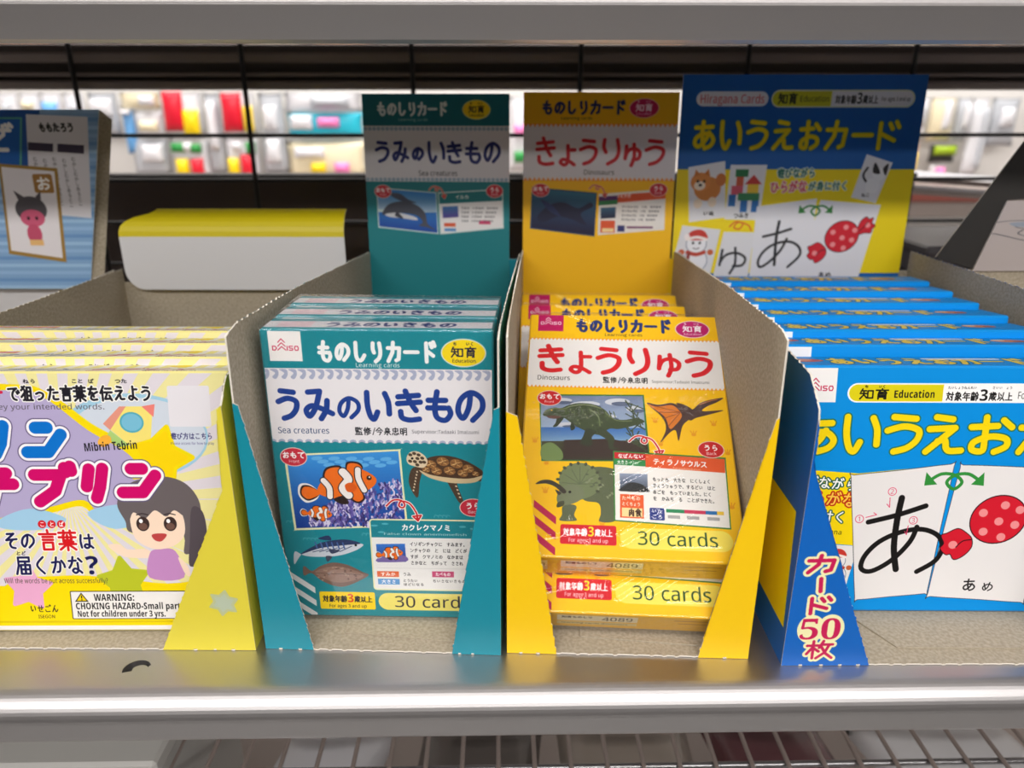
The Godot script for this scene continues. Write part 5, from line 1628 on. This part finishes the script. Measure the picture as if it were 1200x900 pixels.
	var walls := PackedVector2Array([Vector2(0.001, 0.1505), Vector2(0.012, 0.1525), Vector2(0.09, 0.1485), Vector2(0.262, 0.134)])
	tray("card_tray", "teal display tray with a sea creatures header, holding clownfish card packs", Vector3(-0.1088, 0.0002, -0.292), -0.0597, 0.1089, 0.262, {
		"outer": teal_board, "inside": teal_board, "seed": 5, "tip": 0.123, "wall": walls, "flap_left": narrow, "flap_right": narrow, "inlay": lay, "back": 0.13,
		"header": {"w": 0.1005, "h": 0.2405, "x": 0.0005, "lean": 0.06, "z": 0.0095, "m": mat(Color.WHITE, 0.45, 0.0, learn_header(true))}})
	tray("card_tray", "golden yellow display tray with a dinosaurs header, holding dinosaur card packs", Vector3(0.0027, 0.0002, -0.2871), -0.0539, 0.1096, 0.266, {
		"outer": gold_board, "inside": gold_board, "seed": 8, "tip": 0.1195, "wall": PackedVector2Array([Vector2(0.001, 0.151), Vector2(0.01, 0.153), Vector2(0.09, 0.149), Vector2(0.266, 0.135)]),
		"flap_left": PackedVector2Array([Vector2(0, 0), Vector2(0.0226, 0), Vector2(0.0045, 0.118), Vector2(0, 0.12)]), "flap_right": PackedVector2Array([Vector2(0, 0), Vector2(0.0225, 0), Vector2(0.0012, 0.118), Vector2(0, 0.119)]), "inlay": lay, "back": 0.13,
		"header": {"w": 0.1055, "h": 0.2415, "x": 0.0004, "lean": 0.06, "z": 0.0095, "m": mat(Color.WHITE, 0.45, 0.0, learn_header(false))}})
	# pale yellow tray: a soft star printed on the right flap, its header folded over backwards
	var sp := Print.new(43, 122, 6, rgb(228, 214, 64))
	star(sp, 31.5, 96, 6.6, rgb(190, 198, 150), 0.2, 6, 0.62)
	star(sp, 31.5, 96, 4.6, rgb(186, 200, 176), 0.2, 6, 0.62)
	var words_tray := tray("card_tray", "pale yellow display tray with its white header folded back, holding word game packs", Vector3(-0.2811, 0.0002, -0.2952), -0.0256, 0.168, 0.262, {
		"outer": pale_board, "flap_print": mat(Color.WHITE, 0.4, 0.0, sp.tex()), "seed": 12, "tip": 0.12, "wall": PackedVector2Array([Vector2(0.001, 0.122), Vector2(0.01, 0.131), Vector2(0.1, 0.127), Vector2(0.262, 0.1215)]),
		"flap_left": PackedVector2Array([Vector2(0, 0), Vector2(0.043, 0), Vector2(0.0045, 0.083), Vector2(0.002, 0.12), Vector2(0, 0.122)]), "flap_right": PackedVector2Array([Vector2(0, 0), Vector2(0.043, 0), Vector2(0.0045, 0.083), Vector2(0.002, 0.12), Vector2(0, 0.122)]), "back": 0.112})
	# the folded header: white reverse with rounded lower corners, yellow top turned away
	var wp := PackedVector2Array([Vector2(0.166, 0), Vector2(0.166, 0.038), Vector2(0.007, 0.038)])
	for i in 9:
		var a := PI + i * PI / 16
		wp.append(Vector2(0.0205 + cos(a) * 0.0135, 0.0145 + sin(a) * 0.0145))
	var white_back := mat(rgb(226, 226, 228), 0.5)
	var fold := part("folded_header", board(wp, 0.0008, white_back, pale_board, m_edge), words_tray, Vector3(0.0, 0.1085, -0.253))
	part("yellow_strip", bent_strip(mat(rgb(222, 204, 10), 0.45), white_back), fold, Vector3(0, 0.038, 0))
	# blue tray
	var side_print := Print.new(280, 140, 2, rgb(0, 96, 186))
	side_print.poly([Vector2(222, 65), Vector2(272, 65), Vector2(276.5, 122), Vector2(216, 122)], rgb(246, 218, 10))
	side_print.rect(196, 70, 16, 54, rgb(200, 206, 212))
	tray("card_tray", "blue display tray with a hiragana header, holding blue hiragana card packs", Vector3(0.1257, 0.0002, -0.2765), -0.012, 0.170, 0.275, {
		"outer": blue_board, "side": mat(Color.WHITE, 0.4, 0.0, side_print.tex()), "flap_print": mat(Color.WHITE, 0.4, 0.0, tray_hiragana_flap()), "seed": 21, "tip": 0.12, "wall": PackedVector2Array([Vector2(0.001, 0.124), Vector2(0.014, 0.134), Vector2(0.1, 0.138), Vector2(0.275, 0.134)]),
		"flap_left": PackedVector2Array([Vector2(0, 0), Vector2(0.0395, 0), Vector2(0.0006, 0.1), Vector2(0.0010, 0.116), Vector2(0, 0.12)]), "flap_right": PackedVector2Array([Vector2(0, 0), Vector2(0.0395, 0), Vector2(0.0058, 0.1), Vector2(0.0068, 0.124), Vector2(0, 0.131)]), "back": 0.12,
		"inlay": PackedVector2Array([Vector2(0.038, 0.045), Vector2(0.057, 0.010), Vector2(0.166, 0.008), Vector2(0.166, 0.09), Vector2(0.038, 0.09)]),
		"header": {"w": 0.166, "h": 0.2525, "x": -0.004, "lean": 0.05, "z": 0.009, "m": mat(Color.WHITE, 0.45, 0.0, hiragana_header())}})

	# ------------------------------------------------------------ card packs
	var clear := StandardMaterial3D.new()
	clear.transparency = BaseMaterial3D.TRANSPARENCY_ALPHA
	clear.albedo_color = Color(1, 1, 1, 0.01)
	clear.roughness = 0.05
	clear.metallic_specular = 0.5
	var gloss := func(t: Texture2D) -> StandardMaterial3D: return printed(t)
	# sea creatures
	var teal_ink := mat(rgb(16, 138, 152), 0.32)
	var sea_pack := carton(0.1, 0.1445, 0.0185, 0.0008, {"front": gloss.call(sea_front()), "top": gloss.call(sea_top()), "side": teal_ink})
	var v := func(a, b): return Vector2(a, b)
	var sea_creases := [[v.call(3, 2), v.call(9, 8), 0.9, 0.0003], [v.call(20, 1), v.call(24, 14), 0.8, 0.0003], [v.call(36, 2), v.call(33, 9), 0.8, 0.00035], [v.call(58, 1), v.call(63, 13), 0.9, 0.0003], [v.call(76, 1), v.call(72, 8), 0.8, 0.0003], [v.call(93, 2), v.call(97, 20), 0.9, 0.0003], [v.call(0, 50.5), v.call(100, 50.5), 0.6, 0.0002], [v.call(45, 136), v.call(40, 143), 0.9, 0.0003]]
	var sea_wrap := film(0.1, 0.1445, 0.0185, sea_creases, clear, 4)
	var sea_labels := ["teal card pack with clownfish photo, foremost in the teal tray", "teal card pack right behind the clownfish-fronted pack in the teal tray", "rearmost teal card pack in the teal tray, two behind the clownfish one"]
	for i in 3:
		pack("sea_card_pack", sea_labels[i], "card pack", "sea creature card packs", sea_pack, sea_wrap, Vector3(-0.0525 + 0.0012 * i, 0.0026, -0.3103 - 0.0197 * i), 0.02 + 0.004 * i, -0.045 - 0.008 * i)
	# dinosaurs: four packs lying back against each other
	var gold_ink := mat(rgb(255, 202, 6), 0.32)
	var dino_pack := carton(0.1025, 0.144, 0.0185, 0.0008, {"front": gloss.call(dino_front()), "base": gloss.call(dino_base()), "side": gold_ink})
	var dino_creases := [[v.call(44, 100), v.call(66, 86), 1.3, 0.0013], [v.call(46, 106), v.call(78, 88), 1.3, 0.0013], [v.call(52, 112), v.call(90, 94), 1.3, 0.0013], [v.call(46, 131), v.call(84, 106), 1.3, 0.0013], [v.call(62, 134), v.call(94, 112), 1.3, 0.0013], [v.call(18, 116), v.call(24, 124), 1.3, 0.0013], [v.call(14, 134), v.call(30, 130), 1.3, 0.0013], [v.call(30, 124), v.call(32, 136), 1.3, 0.0013], [v.call(48, 136), v.call(62, 126), 1.3, 0.0013], [v.call(0, 47.5), v.call(100, 47.5), 0.6, 0.0002], [v.call(22, 1), v.call(34, 6), 1.3, 0.0013], [v.call(70, 137), v.call(95, 136), 0.8, 0.0004]]
	var dino_wrap := film(0.1025, 0.144, 0.0185, dino_creases, clear, 9)
	var dl := 0.989
	pack("dinosaur_card_pack", "yellow dinosaur card pack lying topmost on the leaning pile, its whole front showing", "card pack", "dinosaur card packs", dino_pack, dino_wrap, Vector3(0.0576, 0.0470, -0.2905), dl, -0.1064, 0.0128)
	pack("dinosaur_card_pack", "yellow dinosaur card pack directly under the topmost one, its lower end jutting out", "card pack", "dinosaur card packs", dino_pack, dino_wrap, Vector3(0.0562, 0.0205, -0.2868), dl, -0.085)
	pack("dinosaur_card_pack", "third yellow dinosaur card pack of the leaning pile, only its top strip showing", "card pack", "dinosaur card packs", dino_pack, dino_wrap, Vector3(0.0585, 0.0375, -0.3480), dl, -0.055)
	pack("dinosaur_card_pack", "rearmost yellow dinosaur card pack, nearest the yellow header board", "card pack", "dinosaur card packs", dino_pack, dino_wrap, Vector3(0.0608, 0.0360, -0.3818), dl, -0.05)
	# hiragana
	var blue_ink := mat(rgb(0, 146, 230), 0.35)
	var kana_pack := carton(0.158, 0.1225, 0.027, 0.001, {"front": gloss.call(hiragana_front()), "top": gloss.call(hiragana_top()), "side": blue_ink})
	var kana_z := [-0.314, -0.3465, -0.3735, -0.4025, -0.4315, -0.4605, -0.4895]
	var nth := ["foremost", "second", "third", "fourth", "fifth", "sixth", "rearmost"]
	for i in 7:
		pack("hiragana_card_pack", "blue hiragana card pack, %s counted from the open front of the blue tray" % nth[i] if i else "blue hiragana card pack showing its printed sweet, at the open front of the blue tray", "card pack", "hiragana card packs", kana_pack, null, Vector3(0.2085 - 0.0003 * i, 0.0026, kana_z[i] + 0.004), 0.165 - 0.012 * i, -0.025)
	# word game
	var words_side := mat(rgb(240, 232, 150), 0.35)
	var words_pack := carton(0.155, 0.1245, 0.0195, 0.0009, {"front": gloss.call(words_front()), "top": gloss.call(words_top()), "side": words_side})
	var word_labels := ["yellow and lilac word game pack with its full front showing", "word game pack directly behind the front one in the pale yellow tray", "third word game pack in the pale yellow tray", "rearmost word game pack in the pale yellow tray, before the empty space"]
	for i in 4:
		pack("word_game_pack", word_labels[i], "card pack", "word game packs", words_pack, null, Vector3(-0.1985 - 0.002 * i, 0.0026, -0.3025 - 0.0215 * i), 0.185 if i == 0 else 0.165, -0.012 - 0.006 * i)

	# ------------------------------------------------------------ neighbouring trays cut by the frame
	var blue_stripe := mat(Color.WHITE, 0.45, 0.0, card_game_header())
	var kt := thing("card_game_tray", "tray with a blue striped header picturing a gold framed card", "tray", Vector3(-0.446, 0.0002, -0.30), Vector3(0, -0.02, 0), "printed cardboard display trays on the shelf")
	part("header_board", board(PackedVector2Array([Vector2(0, 0), Vector2(0.146, 0), Vector2(0.172, 0.122), Vector2(0.026, 0.122)]), 0.0008, blue_stripe, m_grey, m_edge), kt, Vector3(0.0, 0.109, -0.252), Vector3(-0.05, 0.0, 0))
	part("header_flange", board(PackedVector2Array([Vector2(0, 0), Vector2(0.009, 0.003), Vector2(0.033, 0.115), Vector2(0.026, 0.122)]), 0.0008, m_grey, m_grey, m_grey), kt, Vector3(0.146, 0.109, -0.2525), Vector3(-0.05, 0.5, 0))
	part("side_panel", board(PackedVector2Array([Vector2(0, 0), Vector2(0, 0.122), Vector2(0.26, 0.121), Vector2(0.26, 0)]), 0.0007, mat(rgb(206, 206, 208), 0.6), m_grey, m_edge), kt, Vector3(0.1615, 0, 0), Vector3(0, PI / 2, 0))
	part("back_panel", board(PackedVector2Array([Vector2(0, 0), Vector2(0.16, 0), Vector2(0.16, 0.115), Vector2(0, 0.115)]), 0.0007, mat(rgb(206, 206, 208), 0.6), m_grey, m_edge), kt, Vector3(0, 0, -0.262))
	part("floor_panel", board(PackedVector2Array([Vector2(0, 0), Vector2(0.16, 0), Vector2(0.16, 0.26), Vector2(0, 0.26)]), 0.0007, m_grey, m_grey, m_edge), kt, Vector3(0, 0.0007, 0), Vector3(-PI / 2, 0, 0))
	var st := thing("sketch_tray", "tray with a pale sketch-printed header and dark inner flange, right of the blue tray", "tray", Vector3(0.3015, 0.0002, -0.29), Vector3(0, 0, 0), "printed cardboard display trays on the shelf")
	part("side_panel", board(PackedVector2Array([Vector2(0, 0), Vector2(0, 0.126), Vector2(0.22, 0.133), Vector2(0.22, 0)]), 0.0007, m_grey, m_grey, m_edge), st, Vector3(0.0008, 0, 0), Vector3(0, PI / 2, 0))
	part("floor_panel", board(PackedVector2Array([Vector2(0, 0), Vector2(0.16, 0), Vector2(0.16, 0.22), Vector2(0, 0.22)]), 0.0007, m_grey, m_grey, m_edge), st, Vector3(0, 0.0007, 0), Vector3(-PI / 2, 0, 0))
	part("header_board", board(PackedVector2Array([Vector2(0, 0), Vector2(0.11, 0), Vector2(0.12, 0.05), Vector2(0.013, 0.046)]), 0.0008, mat(Color.WHITE, 0.5, 0.0, sketch_header()), m_grey, m_edge), st, Vector3(0.016, 0.1295, -0.213))
	part("header_flange", board(PackedVector2Array([Vector2(-0.014, 0.008), Vector2(0.012, 0.0), Vector2(0.026, 0.045), Vector2(0.075, 0.049), Vector2(0.075, 0.13), Vector2(0.05, 0.12)]), 0.0008, mat(rgb(46, 44, 42), 0.7), m_grey, m_edge), st, Vector3(0.004, 0.131, -0.214))
	part("back_panel", board(PackedVector2Array([Vector2(0, 0), Vector2(0.16, 0), Vector2(0.16, 0.13), Vector2(0, 0.13)]), 0.0007, m_grey, m_grey, m_edge), st, Vector3(0, 0, -0.2155))

	# ------------------------------------------------------------ goods behind the wire grid, right of the blue header
	var rail_white := mat(rgb(236, 236, 240), 0.25)
	for q in [[0.1555, 0.009, "white price rail behind the blue header, the upper of two"], [0.142, 0.007, "white price rail behind the blue header, the lower of two"]]:
		var t := thing("price_rail", q[2], "rail", Vector3(0.51, q[0], -0.83), Vector3(-0.75, 0, -0.09))
		solid("strip", Vector3(0.2, q[1] * 1.3, 0.004), Vector3(0, 0, 0), rail_white, t)
		solid("lower_edge", Vector3(0.2, 0.0016, 0.007), Vector3(0, -q[1] / 2 - 0.001, 0.001), dark_metal, t)
	for i in 5:
		var t := thing("flat_carton", "flat grey carton, %s from the shelf in the stack under the white price rails" % ["first", "second", "third", "fourth", "fifth"][i], "carton", Vector3(0.42 + 0.004 * (i % 2), 0.0005 + i * 0.0255, -0.66), Vector3(0, 0.05 * (i % 3), 0), "stacked flat grey cartons")
		solid("box", Vector3(0.16, 0.0245, 0.1), Vector3(0, 0.01225, 0), mat([rgb(128, 124, 126), rgb(104, 100, 104), rgb(140, 136, 138)][i % 3], 0.4), t)
		solid("printed_band", Vector3(0.1602, 0.006, 0.1002), Vector3(0, 0.017, 0), mat(rgb(84, 80, 86), 0.4), t)

	# ------------------------------------------------------------ packets across the next aisle
	var W := mat(rgb(226, 226, 230), 0.4)
	var G := mat(rgb(186, 190, 196), 0.4)
	var C := mat(rgb(236, 224, 190), 0.4)
	var R := mat(rgb(224, 24, 50), 0.35)
	var Y := mat(rgb(248, 214, 10), 0.35)
	var GR := mat(rgb(30, 140, 60), 0.4)
	var B := mat(rgb(110, 174, 232), 0.4)
	var CY := mat(rgb(40, 190, 214), 0.4)
	var PK := mat(rgb(240, 130, 190), 0.4)
	var O := mat(rgb(240, 150, 50), 0.4)
	var K := mat(rgb(30, 34, 30), 0.4)
	var z := -1.6
	var at := func(px: float, py: float) -> Vector2: return Vector2((px - 584.0) * 0.001652 - (py - 150.0) * 0.0 , 0.2436 - (py - 107.0) * 0.00158)
	var list := [
		["white packet with grey print, beside a second white one", 0, 106, 23, 155, W, [["print", 0.0, 0.1, 0.5, 0.3, G]]],
		["white packet left of the light blue one", 25, 106, 48, 155, W, [["print", 0.0, 0.2, 0.6, 0.2, C]]],
		["white packet with a light blue pouch on its front", 49, 106, 73, 150, W, [["pouch", 0.0, 0.0, 0.8, 0.5, B]]],
		["plain white packet right of the light blue pouch", 75, 106, 99, 152, W, [["print", 0.1, 0.1, 0.4, 0.2, G]]],
		["grey and white packet beside the tall blue one", 104, 106, 137, 156, G, [["print", 0.0, 0.15, 0.8, 0.4, W]]],
		["narrow sky blue packet under a cream one", 141, 126, 154, 178, B, [["cap", 0.0, 0.45, 0.9, 0.1, W]]],
		["cream wrapped packet above the sky blue one", 141, 106, 188, 125, C, [["print", 0.2, 0.0, 0.4, 0.6, W]]],
		["white packet between the sky blue and the red and yellow ones", 155, 127, 189, 157, W, [["print", 0.0, -0.1, 0.7, 0.4, C]]],
		["grey white packet in the lower row beside red and yellow ones", 146, 160, 189, 203, G, [["print", 0.1, 0.1, 0.6, 0.5, W]]],
		["red and yellow packet in the upper row, beside the cream one", 190, 106, 236, 158, W, [["red_pouch", -0.2, 0.08, 0.52, 0.9, R], ["yellow_pouch", 0.22, -0.18, 0.44, 0.6, Y]]],
		["green, red and yellow packet in the lower row, beside the grey white one", 192, 160, 238, 206, W, [["green_leaf", -0.25, 0.28, 0.4, 0.25, GR], ["green_leaf", 0.2, 0.26, 0.3, 0.25, GR], ["yellow_pouch", -0.2, -0.25, 0.36, 0.5, Y], ["red_pouch", 0.18, -0.25, 0.34, 0.5, R], ["white_flower", 0.0, 0.3, 0.26, 0.24, W]]],
		["grey white packet hanging between the two red and yellow ones", 238, 106, 256, 204, G, [["print", 0.0, 0.1, 0.6, 0.6, W]]],
		["red and yellow packet in the upper row, beside the upright wire", 257, 106, 297, 157, W, [["red_pouch", -0.12, 0.05, 0.6, 0.9, R], ["yellow_pouch", 0.34, -0.1, 0.3, 0.6, Y]]],
		["green, red and yellow packet in the lower row, beside the upright wire", 257, 159, 297, 206, W, [["green_leaf", 0.3, 0.25, 0.3, 0.3, GR], ["yellow_pouch", -0.25, -0.25, 0.36, 0.5, Y], ["red_pouch", 0.16, -0.2, 0.4, 0.6, R], ["white_flower", -0.1, 0.3, 0.3, 0.24, W]]],
		["tall grey packet right of the upright wire", 302, 106, 330, 204, G, [["print", 0.0, 0.2, 0.6, 0.3, W], ["print", 0.0, -0.2, 0.6, 0.3, W]]],
		["silvery white packet above the cyan one", 332, 106, 424, 128, W, [["print", 0.1, 0.0, 0.5, 0.5, G]]],
		["cyan and pink packet beside the teal header", 334, 129, 424, 158, CY, [["pink_print", 0.05, 0.1, 0.3, 0.4, PK], ["white_print", -0.3, 0.1, 0.3, 0.6, W]]],
		["cream packet with pink and yellow prints in the lower row", 330, 164, 424, 205, C, [["pink_print", 0.2, -0.25, 0.2, 0.3, PK], ["yellow_print", -0.1, -0.25, 0.2, 0.3, Y], ["white_print", -0.2, 0.2, 0.4, 0.3, W]]],
		["small pink and white packet seen between the teal and yellow headers", 598, 110, 622, 200, W, [["pink_print", 0.0, 0.05, 0.6, 0.15, PK], ["green_print", 0.0, -0.3, 0.6, 0.15, GR]]],
		["white packet right of the blue header, upper row", 1066, 112, 1100, 164, W, [["print", 0.1, 0.1, 0.5, 0.5, G]]],
		["cream packet right of the blue header, upper row", 1102, 112, 1132, 164, C, [["print", 0.1, 0.1, 0.3, 0.7, W]]],
		["grey packet hanging beside the tall white one", 1134, 112, 1150, 164, G, [["print", 0.1, 0.1, 0.4, 0.6, W]]],
		["tall white packet nearest the sketch-printed header", 1152, 112, 1172, 208, W, [["print", 0.3, 0.0, 0.2, 0.8, G]]],
		["orange and yellow packet right of the blue header, lower row", 1066, 168, 1096, 212, O, [["yellow_print", 0.2, 0.0, 0.4, 0.6, Y], ["red_print", -0.1, -0.35, 0.5, 0.2, R]]],
		["green topped black packet in the lower row", 1110, 168, 1142, 190, K, [["green_band", 0.0, 0.2, 0.9, 0.5, mat(rgb(150, 180, 20), 0.4)]]],
		["pale pink packet under the green and black one", 1114, 192, 1134, 212, W, [["pink_print", 0.0, 0.0, 0.6, 0.7, PK]]],
		["grey backed packet behind the dark inner flange", 1176, 112, 1210, 170, G, [["print", 0.0, 0.1, 0.5, 0.4, W]]],
	]
	for q in list:
		var a: Vector2 = at.call(q[1], q[2])
		var b: Vector2 = at.call(q[3], q[4])
		hanging_bag(q[0], a.x, a.y, b.x, b.y, z, q[5], q[6])
	var ledge := thing("display_ledge", "dark ledge under the packets across the next aisle", "shelf", Vector3(0, 0.0, -1.545))
	solid("board", Vector3(4.0, 0.05, 0.2), Vector3(0, 0.05, 0), dark_metal, ledge)
	solid("front_edge", Vector3(4.0, 0.02, 0.008), Vector3(0, 0.065, 0.104), mat(rgb(120, 60, 50), 0.5), ledge)
	var peg := thing("peg_panel", "white peg panel behind the packets across the next aisle", "panel", Vector3(0, -0.4, -1.66))
	solid("panel", Vector3(4.0, 1.3, 0.02), Vector3(0, 0.65, 0), mat(rgb(232, 230, 226), 0.6), peg)
	solid("top_cap", Vector3(4.0, 0.02, 0.03), Vector3(0, 1.31, 0), G, peg)

	var sign := thing("sign_strip", "dark sign strip with orange and white plates over the packets across the next aisle", "sign", Vector3(0, 0.285, -1.585))
	solid("board", Vector3(4.0, 0.08, 0.01), Vector3(0, 0.04, 0), mat(rgb(96, 84, 80), 0.5), sign)
	for i in 24:
		solid("plate", Vector3(0.1, 0.018, 0.004), Vector3(-1.14 + i * 0.12 + (i % 3) * 0.008, 0.036, 0.008), mat([rgb(150, 140, 136), rgb(206, 150, 100), rgb(120, 108, 102), rgb(206, 196, 170), rgb(110, 100, 96)][(i * 3) % 5], 0.5), sign)

	# ------------------------------------------------------------ below the shelf
	var low := thing("wire_basket", "dark wire basket with chrome glints below the silver shelf", "basket", Vector3(0, -0.14, -0.40))
	for i in 30:
		rod("cross_wire", Vector3(-0.2 + i * 0.022, 0, -0.12), Vector3(-0.2 + i * 0.022, 0, 0.1), 0.0014, dark_metal, low)
	for i in 4:
		rod("long_wire", Vector3(-0.2, -0.003, 0.095 - i * 0.05), Vector3(0.44, -0.003, 0.095 - i * 0.05), 0.002, mat(rgb(150, 150, 152), 0.25, 0.9), low)
	var wc := thing("white_carton", "pale grey lidded box standing below the shelf at the left", "box", Vector3(-0.275, -0.30, -0.40))
	solid("body", Vector3(0.15, 0.17, 0.12), Vector3(0, 0.085, 0), mat(rgb(176, 176, 172), 0.5), wc)
	solid("lid", Vector3(0.153, 0.012, 0.123), Vector3(0, 0.176, 0), mat(rgb(190, 190, 186), 0.5), wc)
	var lows := [[-0.13, 0.08, rgb(206, 206, 210)], [-0.02, 0.09, rgb(90, 84, 80)], [0.09, 0.1, rgb(150, 140, 130)], [0.2, 0.09, rgb(96, 60, 64)], [0.33, 0.12, rgb(220, 220, 222)]]
	for i in 5:
		var t := thing("packed_good", "%s packet lying under the wire basket" % ["silvery white", "dark grey", "beige", "dull red", "bright white"][i], "packet", Vector3(lows[i][0], -0.235, -0.39), Vector3(0, 0.1 * (i - 2), 0))
		part("bag", pillow(lows[i][1], 0.16, 0.05, mat(lows[i][2], 0.25)), t, Vector3(0, 0.025, 0), Vector3(-PI / 2, 0, 0))
		solid("label_strip", Vector3(lows[i][1] * 0.6, 0.002, 0.03), Vector3(0, 0.05, 0.03), W, t)
	var ls := thing("metal_shelf", "dark lower shelf board under the wire basket", "shelf", Vector3(0, -0.32, -0.51))
	solid("board", Vector3(2.4, 0.02, 0.5), Vector3(0, 0, 0), dark_metal, ls)
	solid("front_lip", Vector3(2.4, 0.03, 0.008), Vector3(0, -0.004, 0.253), silver, ls)
